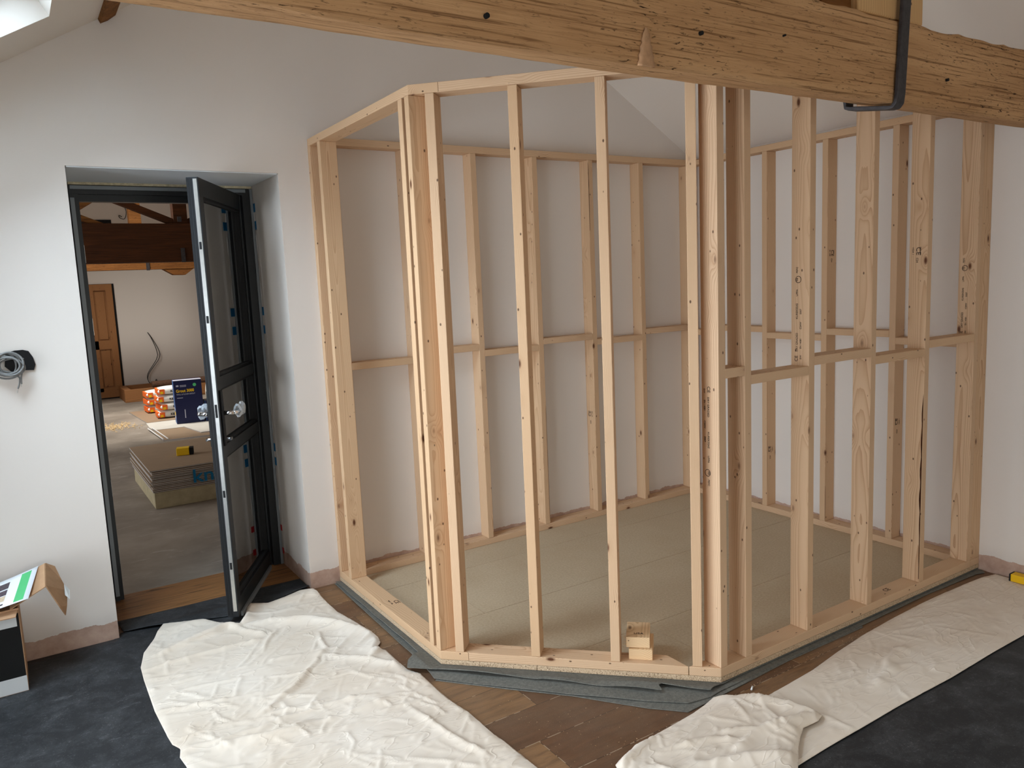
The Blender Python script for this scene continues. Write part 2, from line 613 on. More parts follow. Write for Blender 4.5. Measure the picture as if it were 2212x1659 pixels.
def text(name, body, size, mx, mat, parent=None, extrude=.0004, sx=1.0, bold=0.0):
    cu = bpy.data.curves.new(name, 'FONT')
    cu.body = body
    cu.size = size
    cu.extrude = extrude
    cu.offset = bold
    cu.align_x = 'LEFT'
    tmp = bpy.data.objects.new('tmp_text', cu)
    COL.objects.link(tmp)
    dg = bpy.context.evaluated_depsgraph_get()
    me = bpy.data.meshes.new_from_object(tmp.evaluated_get(dg))
    bpy.data.objects.remove(tmp)
    me.name = name
    me.materials.clear()
    me.materials.append(M[mat])
    me.transform(Matrix.Diagonal((sx, 1, 1, 1)))
    o = bpy.data.objects.new(name, me)
    COL.objects.link(o)
    o.parent = parent
    o.matrix_local = mx
    return o


def frame_mx(origin, xdir, ydir):
    x = Vector(xdir).normalized(); y = Vector(ydir)
    z = x.cross(y).normalized(); y = z.cross(x)
    mm = Matrix((x, y, z)).transposed().to_4x4()
    mm.translation = Vector(origin)
    return mm


# ------------------------------------------------------------------ the room shell
EAVE, SL, RIDX = 2.46, .59, -2.235
RZ = 3.80
WEAVE = RZ-.585*(RIDX-RX)
Y0 = -7.0
# floors
bm = bmesh.new(); box(bm, (RX-.4, Y0-.4, -.12), (.35, .12, 0)); struct('floor', bm, 'planks')
bm = bmesh.new(); box(bm, (-3.955, .121, -.12), (-2.99, .60, .001)); tag(link('trim_1', bm, 'oak'), kind='structure')
bm = bmesh.new()
box(bm, (-6.6, .601, -.12), (1.5, 10.3, 0))
struct('floor_far_room', bm, 'concrete')


def gable(bm, xl, xr, zl, zr, rx, rz, ya, yb, holes=(), base=-.12):
    """gable wall slab between ya and yb with one door hole reaching the floor"""
    if holes:
        h = holes[0]
        def zt(x):
            return zl+(x-xl)*(rz-zl)/(rx-xl) if x < rx else zr+(xr-x)*(rz-zr)/(xr-rx)
        parts = [[(xl, base), (h[0], base), (h[0], zt(h[0])), (xl, zl)],
                 [(h[0], h[2]), (h[1], h[2]), (h[1], zt(h[1])), (h[0], zt(h[0]))],
                 [(h[1], base), (xr, base), (xr, zr), (rx, rz), (h[1], zt(h[1]))]]
    else:
        parts = [[(xl, base), (xr, base), (xr, zr), (rx, rz), (xl, zl)]]
    for p_ in parts:
        a = [bm.verts.new((x, ya, z)) for x, z in p_]
        b = [bm.verts.new((x, yb, z)) for x, z in p_]
        bm.faces.new(a); bm.faces.new(b[::-1])
        for i in range(len(p_)):
            j = (i+1) % len(p_)
            bm.faces.new((a[i], a[j], b[j], b[i]))


bm = bmesh.new()
gable(bm, RX-.2, .3, WEAVE+.05, EAVE+.0, RIDX, RZ+.16, 0, .60, [(-3.955, -2.991, 2.2547)])
struct('wall_north', bm, 'wall')
bm = bmesh.new(); box(bm, (0, Y0-.3, -.12), (.3, 0, EAVE)); struct('wall_east', bm, 'wall_east')
# west wall with glazed opening
wy0, wy1, wz0, wz1 = -3.6, -.60, .08, 1.88
bm = bmesh.new()
box(bm, (RX-.2, Y0-.3, -.12), (RX, wy0, WEAVE)); box(bm, (RX-.2, wy1, -.12), (RX, 0, WEAVE))
box(bm, (RX-.2, wy0, -.12), (RX, wy1, wz0)); box(bm, (RX-.2, wy0, wz1), (RX, wy1, WEAVE))
struct('wall_west', bm, 'wall')
# south gable with glazed doors
bm = bmesh.new()
box(bm, (RX, Y0-.2, -.12), (-4.9, Y0, 2.2)); box(bm, (-1.7, Y0-.2, -.12), (0, Y0, 2.2))
a = [(RX-.2, 2.2), (0.2, 2.2), (.2, EAVE), (RIDX, RZ), (RX-.2, WEAVE)]
pa = [(RX, 2.2), (0, 2.2), (0, EAVE), (RIDX, RZ), (-5.0, 2.2)]
va = [bm.verts.new((x, Y0-.2, z)) for x, z in pa]; vb = [bm.verts.new((x, Y0, z)) for x, z in pa]
bm.faces.new(va); bm.faces.new(vb[::-1])
for i in range(5):
    j = (i+1) % 5
    bm.faces.new((va[i], va[j], vb[j], vb[i]))
struct('wall_south', bm, 'wall')


def slope_box(bm, xa, za, xb, zb, ya, yb, th=.3):
    d = Vector((xb-xa, 0, zb-za)).normalized(); nn = Vector((-d.z, 0, d.x))
    if nn.z < 0: nn = -nn
    q = [Vector((xa, 0, za)), Vector((xb, 0, zb)), Vector((xb, 0, zb))+nn*th, Vector((xa, 0, za))+nn*th]
    va_ = [bm.verts.new((v.x, ya, v.z)) for v in q]; vb_ = [bm.verts.new((v.x, yb, v.z)) for v in q]
    bm.faces.new(va_); bm.faces.new(vb_[::-1])
    for i in range(4):
        j = (i+1) % 4
        bm.faces.new((va_[i], va_[j], vb_[j], vb_[i]))


def zl(x):
    return RZ-.585*(RIDX-x)


bm = bmesh.new()
sk = [(-1.38, -.38), (-4.9, -3.9)]      # two roof windows in the west slope
slope_box(bm, RX-.1, zl(RX-.1), SKL[0], zl(SKL[0]), Y0-.2, 0)
slope_box(bm, SKL[1], zl(SKL[1]), RIDX, RZ, Y0-.2, 0)
for ya, yb in ((Y0-.2, sk[1][0]), (sk[1][1], sk[0][0]), (sk[0][1], 0)):
    slope_box(bm, SKL[0], zl(SKL[0]), SKL[1], zl(SKL[1]), ya, yb)
struct('ceiling', bm, 'ceiling')
bm = bmesh.new(); slope_box(bm, .12, EAVE-.07, RIDX, RZ, Y0-.2, 0); struct('ceiling_east', bm, 'ceiling')
# roof windows
for i, (ya, yb) in enumerate(sk):
    e = empty('window_%d' % (i+1)); tag(e, kind='structure')
    d = Vector((SKL[1]-SKL[0], 0, zl(SKL[1])-zl(SKL[0]))).normalized(); nn = Vector((-d.z, 0, d.x))
    base_ = Vector((SKL[0], 0, zl(SKL[0])))+nn*.21
    L_ = Vector((SKL[1]-SKL[0], 0, zl(SKL[1])-zl(SKL[0]))).length
    mm = Matrix((d, Vector((0, 1, 0)), d.cross(Vector((0, 1, 0))))).transposed().to_4x4()
    mm.translation = base_
    bm = bmesh.new()
    wv = .05
    box(bm, (0, ya, -.03), (wv, yb, .03)); box(bm, (L_-wv, ya, -.03), (L_, yb, .03))
    box(bm, (wv, ya, -.03), (L_-wv, ya+wv, .03)); box(bm, (wv, yb-wv, -.03), (L_-wv, yb, .03))
    link('window_frame', bm, 'white_plastic', e, mm)
    bm = bmesh.new(); box(bm, (wv, ya+wv, -.004), (L_-wv, yb-wv, .004)); link('window_pane', bm, 'glass', e, mm)
# west window
e = empty('window_3'); tag(e, kind='structure')
bm = bmesh.new()
fx0, fx1 = RX-.14, RX-.07
for ya, yb, za, zb in ((wy0, wy0+.06, wz0, wz1), (wy1-.06, wy1, wz0, wz1), (-2.13, -2.07, wz0+.06, wz1-.06), (wy0+.06, wy1-.06, wz0, wz0+.06), (wy0+.06, wy1-.06, wz1-.06, wz1)):
    box(bm, (fx0, ya, za), (fx1, yb, zb))
link('window_frame', bm, 'alu', e)
for ya, yb in ((wy0+.06, -2.13), (-2.07, wy1-.06)):
    bm = bmesh.new(); box(bm, (RX-.11, ya, wz0+.06), (RX-.10, yb, wz1-.06)); link('window_pane', bm, 'glass', e)
# south doors
e = empty('window_4'); tag(e, kind='structure')
bm = bmesh.new()
for k in range(5):
    x = -4.9+k*.785
    box(bm, (x, Y0-.14, 0), (x+.06, Y0-.07, 2.2))
box(bm, (-4.84, Y0-.14, 2.12), (-1.76, Y0-.07, 2.2)); box(bm, (-4.84, Y0-.14, 0), (-1.76, Y0-.07, .1))
link('window_frame', bm, 'alu', e)
bm = bmesh.new(); box(bm, (-4.84, Y0-.11, .1), (-1.76, Y0-.10, 2.12)); link('window_pane', bm, 'glass', e)

# reveal linings of the doorway
bm = bmesh.new()
prism(bm, [(-3.9555, 0.003), (-3.956, .60), (-3.918, .60), (-3.9545, .003)], 0, 2.25)
box(bm, (-3.95, 0.002, 2.249), (-2.995, .60, 2.254))
struct('trim_2', bm, 'reveal')

# ------------------------------------------------------------------ the timber frame
W_, A_, B_, D_ = 2.824, 1.231, 1.993, 2.066
ZB, T, SD, HT = .034, .038, .089, 2.4
ZP, ZT = ZB+T, ZB+HT-T
frame = empty('timber_stud_frame')
tag(frame, 'pale pine stud frame of an unfinished five-sided cubicle in the corner', 'timber frame')
random.seed(4)


def stick(name, L_, mx, w_=SD, th=T, mat='pine', parent=frame, bev=.0022):
    """piece with local Z along its length; X = wide face width, Y = thickness"""
    bm = bmesh.new()
    box(bm, (0, 0, 0), (w_, th, L_), bevel=bev)
    return link(name, bm, mat, parent, mx)


def upright(x0, y0, wide, thin, z0=ZP, z1=ZT, name='stud'):
    """upright stud with corner at x0,y0; wide/thin are unit 2D directions of the 89 and 38 faces"""
    X = Vector((*wide, 0)); Yv = Vector((*thin, 0)); Zv = Vector((0, 0, 1))
    if X.cross(Yv).z < 0:      # keep right handed: start from the other end of the thickness
        o_ = Vector((x0, y0, 0))+Yv*T
        Yv = -Yv
    else:
        o_ = Vector((x0, y0, 0))
    mm = Matrix((X, Yv, Zv)).transposed().to_4x4()
    mm.translation = Vector((o_.x, o_.y, z0+.0004))
    return stick(name, z1-z0-.0008, mm)


def lying(name, x0, y0, run, across, z, L_, w_=SD):
    """piece lying flat: length along run, wide face horizontal along across"""
    Zv = Vector((*run, 0)); X = Vector((*across, 0)); Yv = Zv.cross(X)
    o_ = Vector((x0, y0, z))
    if Yv.z < 0:
        o_.z += T
    mm = Matrix((X, Yv, Zv)).transposed().to_4x4()
    mm.translation = o_
    return stick(name, L_, mm, w_)


studs = {}
# west panel (outer face x=-W_)
for k, y in enumerate((-.038, -.188, -1.168, -1.2312)):
    studs['W%d' % k] = upright(-W_, y, (1, 0), (0, 1))
# chamfer panel
r2 = 2**-.5
for k, tt in enumerate((.068, .402, .737, 1.067)):
    studs['C%d' % k] = upright(-W_+tt*r2, -A_-tt*r2, (r2, r2), (r2, -r2))
# south panel (outer face y=-D_)
for k, x in enumerate((-1.993, -1.846, -1.451, -1.013, -.577, -.1275)):
    studs['S%d' % k] = upright(x, -D_, (0, 1), (1, 0))
# north panel, against the gable wall
for k, x in enumerate((-2.7345, -2.322, -1.888, -1.454, -1.019, -.586, -.1275)):
    studs['N%d' % k] = upright(x, -SD, (0, 1), (1, 0))
# east panel, against the east wall
for k, y in enumerate((-.04, -.306, -.738, -1.182, -1.621, -2.0655)):
    studs['E%d' % k] = upright(-SD, y, (1, 0), (0, 1))


def plates(z, name):
    def poly(pts):
        c_ = Vector((sum(p[0] for p in pts)/len(pts), sum(p[1] for p in pts)/len(pts)))
        bm = bmesh.new()
        # build in local space so the grain follows the longest edge
        best = max(range(len(pts)), key=lambda i: (Vector(pts[i])-Vector(pts[(i+1) % len(pts)])).length)
        d = (Vector(pts[(best+1) % len(pts)])-Vector(pts[best])).normalized()
        Zv = Vector((d.x, d.y, 0)); Yv = Vector((0, 0, 1)); X = Yv.cross(Zv)
        mm = Matrix((X, Yv, Zv)).transposed().to_4x4()
        mm.translation = Vector((pts[0][0], pts[0][1], z))
        inv = mm.inverted()
        prism(bm, pts, z, z+T)
        bmesh.ops.transform(bm, matrix=inv, verts=bm.verts)
        bmesh.ops.bevel(bm, geom=bm.edges[:], offset=.002, segments=2, profile=.5, affect='EDGES')
        return link(name, bm, 'pine', frame, mm)
    gp = .0012
    poly([(-W_, -.001), (-W_, -A_), (-W_+SD, -A_-SD), (-W_+SD, -.001)])
    poly([(-W_+SD+gp, -A_-SD-gp), (-B_-SD-gp, -D_+SD+gp), (-B_-SD-gp, -D_+SD+.1266), (-W_+SD+gp, -A_-SD+.1266-gp)])
    poly([(-B_, -D_), (-SD-gp, -D_), (-SD-gp, -D_+SD), (-B_-SD, -D_+SD)])
    poly([(-SD, -D_), (-.001, -D_), (-.001, -.001), (-SD, -.001)])
    poly([(-W_+SD+gp, -SD), (-SD-gp, -SD), (-SD-gp, -.001), (-W_+SD+gp, -.001)])


plates(ZB, 'bottom_plate')
plates(ZT, 'top_plate')
NL, NH = 1.204, 1.242
# noggins: north panel
xs = [-2.7345, -2.322, -1.888, -1.454, -1.019, -.586, -.1275]
for k in range(6):
    lying('noggin', xs[k]+T, -SD, (1, 0), (0, 1), NL if k % 2 == 0 else NH, xs[k+1]-xs[k]-T)
ys = [-.04, -.306, -.738, -1.182, -1.621, -2.0655]
for k in range(5):
    z = (NL, NH, NL, NH, NL)[k]
    y1 = ys[k]; y0 = ys[k+1]+T
    lying('noggin', -SD, y0, (0, 1), (1, 0), z, y1-y0)
xs = [-1.993, -1.846, -1.451, -1.013, -.577, -.1275]
for k in range(5):
    lying('noggin', xs[k]+T, -D_, (1, 0), (0, 1), (NH, NL, NH, NL, NH)[k], xs[k+1]-xs[k]-T)


# grade stamps on the timber; wide west faces are read bottom to top
def stamp(stud, s_world_x, yc, zc, flip, lines, size, face=(-1, 0, 0), along=1):
    """text on a stud face; along=+1 reads upward"""
    inv = stud.matrix_local.inverted()
    for dy, dz, body, sz in lines:
        if face[0] == -1:
            org = Vector((s_world_x-.0006, yc+dy, zc+dz))
            xd = Vector((0, 0, along)); zd = Vector((-1, 0, 0))
        else:
            org = Vector((yc+dy, s_world_x-.0006, zc+dz))
            xd = Vector((0, 0, along)); zd = Vector((0, -1, 0))
        yd = zd.cross(xd)
        mm = Matrix((xd, yd, zd)).transposed().to_4x4()
        mm.translation = org
        text('grade_stamp', body, sz, inv @ mm, 'stamp', stud)


def stamp_ring(stud, wx, y, z, r):
    bm = bmesh.new()
    tube(bm, [(0, r*math.cos(a), r*math.sin(a)) for a in [2*math.pi*k/24 for k in range(24)]], .0012, 4, True)
    link('grade_stamp', bm, 'stamp', stud, stud.matrix_local.inverted() @ Matrix.Translation((wx-.0003, y, z)))


bpy.context.view_layer.update()
L1 = [(-.004, .0, 'CE', .021), (-.004, .042, 'DRY GRADED', .0128), (-.004, .18, 'KUREKSSAS', .0128), (-.004, .276, 'UPPA', .0120),
      (-.004, .3365, '98', .016), (-.004, .372, 'PEFC', .012), (.014, .010, 'DW', .010), (.014, .055, 'EN 14081', .0110), (.014, .137, 'C24W', .0115), (.014, .20, '5007', .0115)]


def st_lines(ls, k):
    return [(-a*k, b, c, d) for a, b, c, d in ls]


sd = studs['S2']; stamp(sd, -1.451, -2.014, 1.258, 0, st_lines(L1, 1), .02); stamp_ring(sd, -1.451, -2.012, 1.6035, .0135)
sd = studs['S5']; stamp(sd, -.1275, -2.010, 1.268, 0, st_lines(L1, 1), .02); stamp_ring(sd, -.1275, -2.008, 1.6135, .0135)
sd = studs['S0']; stamp(sd, -1.993, -2.004, 1.212, 0, st_lines([(a, -b, c, d) for a, b, c, d in L1], -1), .02, along=-1); stamp_ring(sd, -1.993, -2.006, .8665, .0135)
L2 = [(0, 0, 'CE', .032), (.02, 0, 'VIDA 1', .012), (-.016, .0, 'EN 14081', .010), (0, -.05, 'C24', .014)]
sd = studs['S4']; stamp(sd, -.577, -2.012, 1.725, 0, L2, .02, along=-1)
sd = studs['E3']; stamp(sd, -1.182, -.050, 1.75, 0, [(a, b, c, d) for a, b, c, d in L2], .02, face=(0, -1, 0), along=-1)
sd = studs['E2']; stamp(sd, -.738, -.050, .44, 0, L2, .02, face=(0, -1, 0), along=1)
sd = studs['E4']; stamp(sd, -1.621, -.050, .74, 0, L2, .02, face=(0, -1, 0), along=1)
sd = studs['N4']; stamp(sd, -1.019, -.045, .72, 0, L2, .02, along=1)
# stamps lying on bottom plates
mm = frame_mx((-2.765, -.60, ZP+.0003), (0, -1, 0), (1, 0, 0))
text('grade_stamp', 'CE', .035, mm, 'stamp', frame)
text('grade_stamp', 'VIDA 1  C24', .010, frame_mx((-2.785, -.58, ZP+.0003), (0, -1, 0), (1, 0, 0)), 'stamp', frame)
text('grade_stamp', 'CE', .035, frame_mx((-.80, -2.03, ZP+.0003), (1, 0, 0), (0, 1, 0)), 'stamp', frame)

def bark(stud, axis, c, e0, z0_, z1_, wmax, sd_):
    """dark waney edge: axis 'x' = strip on a south face at y=c starting at x=e0, 'y' = strip on a west face at x=c"""
    bm = bmesh.new(); n_ = 30
    L_ = []
    for i in range(n_+1):
        z_ = z0_+(z1_-z0_)*i/n_
        w_ = wmax*(.35+.65*abs(noise.noise(Vector((z_*7, sd_, 2)))))*math.sin(math.pi*min(1, max(.03, i/n_)))**.3
        if axis == 'x': q = [(e0, c-.0005, z_), (e0+w_, c-.0005, z_), (e0+w_, c+.002, z_), (e0, c+.002, z_)]
        else: q = [(c-.0005, e0, z_), (c-.0005, e0+w_, z_), (c+.002, e0+w_, z_), (c+.002, e0, z_)]
        L_.append([bm.verts.new(v) for v in q])
    for i in range(n_):
        for k in range(4):
            bm.faces.new((L_[i][k], L_[i][(k+1) % 4], L_[i+1][(k+1) % 4], L_[i+1][k]))
    bm.faces.new(L_[0]); bm.faces.new(L_[-1][::-1])
    link('bark_edge', bm, M['bark_edge'], stud, stud.matrix_local.inverted())


M['bark_edge'] = plain('dark_bark_edge', srgb(64, 34, 18), .9, .1, 0, .4, 60)
bark(studs['S4'], 'y', -.577, -2.0645, .09, 1.02, .012, 1)
bark(studs['N3'], 'x', -SD, -1.4205, .09, .85, .0045, 2)
bark(studs['N4'], 'x', -SD, -1.0175, 1.95, 2.38, .009, 3)
bark(studs['E3'], 'x', -1.182, -.0875, .08, .30, .005, 4)

# ------------------------------------------------------------------ chipboard deck and underlay
deck = empty('chipboard_deck')
tag(deck, 'brown chipboard floor deck inside the timber frame on grey underlay', 'floor deck')
foot = [(-W_, -.002), (-W_, -A_), (-B_, -D_), (-.002, -D_), (-.002, -.002)]


def clip(poly, axis, val, keep_less):
    out = []
    for i in range(len(poly)):
        a = poly[i]; b = poly[(i+1) % len(poly)]
        ia = (a[axis] <= val) == keep_less; ib = (b[axis] <= val) == keep_less
        if ia: out.append(a)
        if ia != ib:
            t_ = (val-a[axis])/(b[axis]-a[axis])
            out.append((a[0]+(b[0]-a[0])*t_, a[1]+(b[1]-a[1])*t_))
    return out


rows_ = [(-.355, 0.01), (-.942, -.356), (-1.531, -.943), (-2.2, -1.532)]
for k, (y0, y1) in enumerate(rows_):
    jx = (-1.3, -2.43, -1.2, -1.9)[k]
    for x0, x1 in ((-3, jx-.0008), (jx+.0008, 1)):
        p_ = clip(foot, 1, y1-.0006, True); p_ = clip(p_, 1, y0+.0006, False)
        p_ = clip(p_, 0, x1, True); p_ = clip(p_, 0, x0, False)
        if len(p_) > 2:
            bm = bmesh.new(); prism(bm, p_, .0125, ZB-.0004, 0, 1)
            link('chipboard_panel', bm, ['chip_top', 'chip_edge'], deck)

# offcuts on the bottom plate
di = Vector((r2, r2, 0)); al = Vector((r2, -r2, 0))
for (px, py, z, L_, ang, lab) in ((-2.232, -1.783, ZP+.0005, .155, 0, 'lower pine offcut lying across the front bottom plate'),
                                  (-2.232, -1.768, ZP+.0468, .148, .03, 'upper pine offcut with rough end and printed stamp, stacked on another')):
    bm = bmesh.new(); box(bm, (0, 0, 0), (.097, .045, L_), bevel=.0015)
    Zv = (Matrix.Rotation(ang, 3, 'Z') @ di); X = Matrix.Rotation(ang, 3, 'Z') @ al
    Yv = Zv.cross(X)
    mm = Matrix((X, Yv, Zv)).transposed().to_4x4()
    org = Vector((px, py, z))
    if Yv.z < 0: org.z += .045
    mm.translation = org
    o = link('timber_offcut', bm, 'pine_end', None, mm)
    tag(o, lab, 'wood offcut', 'two offcuts stacked in the frame')
    if ang:
        tm = frame_mx(Vector((px, py, z+.0453))+X*.03+Zv*.03, X, Zv)
        text('grade_stamp', 'LISA', .022, mm.inverted() @ tm, 'stamp', o)
        # splinters on the rough sawn end
        bm = bmesh.new()
        for k in range(9):
            q = Vector((px, py, z))+Vector((0, 0, random.uniform(.006, .044)))+Zv*random.uniform(0, .02)
            tube(bm, [q, q-X*random.uniform(.004, .012)+Vector((0, 0, random.uniform(-.004, .004)))], [.0009, .0003], 4)
        link('splinters', bm, 'pine_end', o, mm.inverted())

# ------------------------------------------------------------------ roof truss and purlin
truss = empty('roof_truss')
tag(truss, 'old weathered brown timber tie beam across the room with iron strap', 'roof beam')
bm = bmesh.new()
NX, x0, x1 = 330, -4.66, .02
prof = []
yn, yf = -2.6, -2.445
NS = 14
def bprof(x):
    zb_n = 2.170+.018*max(0, (-3.5-x))*2.2
    zb_f = 2.198+.006*max(0, (-3.4-x))
    tp = 2.432
    pts = []
    for k in range(NS): pts.append((yn, zb_n+(tp-zb_n)*k/NS))
    for k in range(8): pts.append((yn+(yf-yn)*k/8, tp))
    for k in range(NS): pts.append((yf, tp+(zb_f-tp)*k/NS))
    for k in range(8): pts.append((yf+(yn-yf)*k/8, zb_f+(zb_n-zb_f)*k/8))
    return pts
rings = []
cy, cz = (yn+yf)/2, 2.31
for i in range(NX+1):
    x = x0+(x1-x0)*i/NX
    ring = []
    for (y, z) in bprof(x):
        v = Vector((y-cy, z-cz))
        corner = min(abs(abs(y-cy)-abs(yn-cy)), .02)/.02*0+0
        n_ = noise.noise(Vector((x*2.5, y*14, z*14)))*.004+noise.noise(Vector((x*9, y*40, z*40+5)))*.0022
        # erode arrises
        ed = (abs(y-yn) < .001 or abs(y-yf) < .001) and (z > 2.425)
        if ed: n_ -= abs(noise.noise(Vector((x*6, y, 3))))*.022
        if (abs(y-yn) < .03) and z < 2.19: n_ -= abs(noise.noise(Vector((x*5, y, 9))))*.007
        d_ = v.normalized()*n_
        ring.append(bm.verts.new((x, y+d_.x, z+d_.y)))
    rings.append(ring)
K = len(rings[0])
for i in range(NX):
    for k in range(K):
        bm.faces.new((rings[i][k], rings[i][(k+1) % K], rings[i+1][(k+1) % K], rings[i+1][k]))
bm.faces.new(rings[0]); bm.faces.new(rings[-1][::-1])
link('tie_beam', bm, 'beam', truss, smooth=True)
# post over the beam
bm = bmesh.new()
box(bm, (0, 0, 0), (.357, .13, 1.04), bevel=.006)
link('king_post', bm, 'post_wood', truss, Matrix.Translation((-1.93, -2.590, 2.434)))
bm = bmesh.new()
q = [(-2.07, 2.434), (-1.932, 2.434), (-1.932, 2.60), (-2.52, 3.35), (-2.62, 3.30)]
va = [bm.verts.new((x, -2.565, z)) for x, z in q]; vb = [bm.verts.new((x, -2.47, z)) for x, z in q]
bm.faces.new(va); bm.faces.new(vb[::-1])
for i in range(5):
    j = (i+1) % 5; bm.faces.new((va[i], va[j], vb[j], vb[i]))
link('strut', bm, 'beam_mid', truss)
# scar, nail holes and paint streak on the beam face
bm = bmesh.new()
rr = random.Random(21)
n_ = 26
L_ = []
for i in range(n_+1):
    t_ = i/n_; z_ = 2.262-.092*t_
    w_ = .004+.024*t_**.8+.003*noise.noise(Vector((t_*9, 1, 2)))
    L_.append([bm.verts.new((-2.830+dx*w_, -2.6065-.002*(1-dx*dx), z_)) for dx in (-1, -.5, 0, .5, 1)])
for i in range(n_):
    for k in range(4):
        bm.faces.new((L_[i][k], L_[i][k+1], L_[i+1][k+1], L_[i+1][k]))
o = link('branch_scar', bm, 'scar', truss, smooth=True)
md = o.modifiers.new('t', 'SOLIDIFY'); md.thickness = .006; md.offset = -1
for x_, z_, r_ in ((-3.296, 2.227, .006), (-2.635, 2.274, .0055), (-1.44, 2.271, .005), (-2.30, 2.31, .003)):
    bm = bmesh.new(); tube(bm, [(x_, -2.609, z_), (x_, -2.600, z_)], r_, 12); link('nail_hole', bm, 'ink', truss)
# stirrup strap
def strap_part(pts, width, th):
    """flat bar following pts (in y,z) with centre x interpolated"""
    bm = bmesh.new()
    prev = None
    rings_ = []
    for i, (x, y, z, ny, nz) in enumerate(pts):
        rings_.append([bm.verts.new((x+sx*width/2, y+sn*ny*th/2, z+sn*nz*th/2)) for sx, sn in ((-1, -1), (1, -1), (1, 1), (-1, 1))])
    for i in range(len(rings_)-1):
        for k in range(4):
            bm.faces.new((rings_[i][k], rings_[i][(k+1) % 4], rings_[i+1][(k+1) % 4], rings_[i+1][k]))
    bm.faces.new(rings_[0]); bm.faces.new(rings_[-1][::-1])
    bmesh.ops.bevel(bm, geom=bm.edges[:], offset=.0025, segments=2, profile=.5, affect='EDGES')
    return bm
sp = [(-1.690, -2.612, 2.95, -1, 0), (-1.712, -2.612, 2.50, -1, 0), (-1.734, -2.612, 2.20, -1, 0), (-1.737, -2.610, 2.170, -.92, -.38), (-1.739, -2.600, 2.158, -.6, -.8), (-1.740, -2.585, 2.158, 0, -1), (-1.745, -2.50, 2.172, .1, -1), (-1.750, -2.452, 2.180, .1, -1), (-1.750, -2.438, 2.186, .6, -.7), (-1.750, -2.436, 2.21, 1, 0), (-1.74, -2.436, 2.40, 1, 0), (-1.69, -2.436, 2.95, 1, 0)]
tag(link('iron_strap', strap_part(sp, .044, .013), 'iron', truss), 'dark forged iron strap')
# purlin entering the gable at the west slope
bm = bmesh.new()
q = [(-3.757, zl(-3.757)+.004), (-3.747, zl(-3.747)-.024), (-3.715, zl(-3.715)-.026), (-3.680, zl(-3.680)-.018), (-3.668, zl(-3.668)+.03), (-3.750, zl(-3.750)+.03)]
va = [bm.verts.new((x, -.002, z)) for x, z in q]; vb = [bm.verts.new((x, -2.3, z)) for x, z in q]
bm.faces.new(va); bm.faces.new(vb[::-1])
for i in range(6):
    j = (i+1) % 6; bm.faces.new((va[i], va[j], vb[j], vb[i]))
tag(link('roof_purlin', bm, 'beam_mid'), 'brown roof purlin whose end meets the white gable wall beneath the left slope', 'roof timber')

# ------------------------------------------------------------------ aluminium doorway: fixed frame and open glazed leaf
door = empty('door_1'); tag(door, kind='structure')
bm = bmesh.new()
yF0, yF1 = .515, .595
box(bm, (-3.914, yF0, .002), (-3.893, yF1, 2.235)); box(bm, (-3.893, yF0+.012, .002), (-3.872, yF1, 2.19))
box(bm, (-3.05, yF0-.0, .002), (-3.01, yF1, 2.235)); box(bm, (-3.075, yF0+.02, .002), (-3.05, yF1, 2.19))
box(bm, (-3.893, yF0+.004, 2.19), (-3.05, yF1, 2.235)); box(bm, (-3.872, yF0+.03, 2.155), (-3.075, yF1, 2.19))
link('door_frame', bm, 'alu', door)
bm = bmesh.new()
box(bm, (-3.908, yF0-.002, 2.214), (-3.03, yF0+.004, 2.232)); box(bm, (-3.880, yF0+.006, 2.192), (-3.06, yF0+.012, 2.212))
box(bm, (-3.912, yF0-.003, .03), (-3.893, yF0, 2.17)); box(bm, (-3.008, yF0-.004, .002), (-2.993, yF0+.02, 2.235))
link('frame_bead', bm, 'alu_grey', door)
for z in (1.84, 1.46, 1.0, .85, .58, .20):
    bm = bmesh.new(); box(bm, (-3.8725, yF0+.03, z), (-3.870, yF0+.05, z+.09 if z not in (.85,) else z+.15)); link('strike_plate', bm, 'steel', door)
bm = bmesh.new()
NXF = 60
lo = []; 
for i in range(NXF+1):
    x = -3.915+.92*i/NXF
    a_ = .010+.006*noise.noise(Vector((x*30, 0, 1)))
    lo.append([bm.verts.new((x, .512-a_*.2, 2.2365)), bm.verts.new((x, .512-a_*.2, 2.2485+.001)), bm.verts.new((x, .59, 2.2485)), bm.verts.new((x, .59, 2.2365))])
for i in range(NXF):
    for k in range(4):
        bm.faces.new((lo[i][k], lo[i][(k+1) % 4], lo[i+1][(k+1) % 4], lo[i+1][k]))
bm.faces.new(lo[0]); bm.faces.new(lo[-1][::-1])
link('foam_filler', bm, 'foam', door)
# sealant line and tape tabs on the right reveal
bm = bmesh.new()
tube(bm, [(-2.990+random.uniform(-.002, .002), .508+random.uniform(-.004, .004), .02+k*.055) for k in range(40)], .0018, 6)
link('sealant_bead', bm, 'putty', door)
for (y, z, c_) in ((.497, 2.128, 'blue_tape'), (.499, 2.029, 'blue_tape'), (.497, 1.538, 'blue_tape'), (.499, 1.431, 'blue_tape'), (.501, .728, 'blue_tape'), (.501, .642, 'blue_tape'), (.503, .231, 'red_tape'), (.503, .087, 'red_tape')):
    bm = bmesh.new(); h_ = .024 if c_ == 'blue_tape' else .018
    box(bm, (-2.9935, y-.016, z-h_), (-2.9915, y+.014, z+h_))
    tag(link('tape_tab', bm, c_, door), 'blue tape tab' if c_ == 'blue_tape' else 'red tape tab')
# leaf
u_ = Vector((-.471, -.882, 0)); n_se = Vector((.882, -.471, 0))
leafm = Matrix((u_, n_se, u_.cross(n_se))).transposed().to_4x4()
if u_.cross(n_se).z < 0:
    pass
LW, LT = .80, .055
H0 = Vector((-3.052, .508, .032))
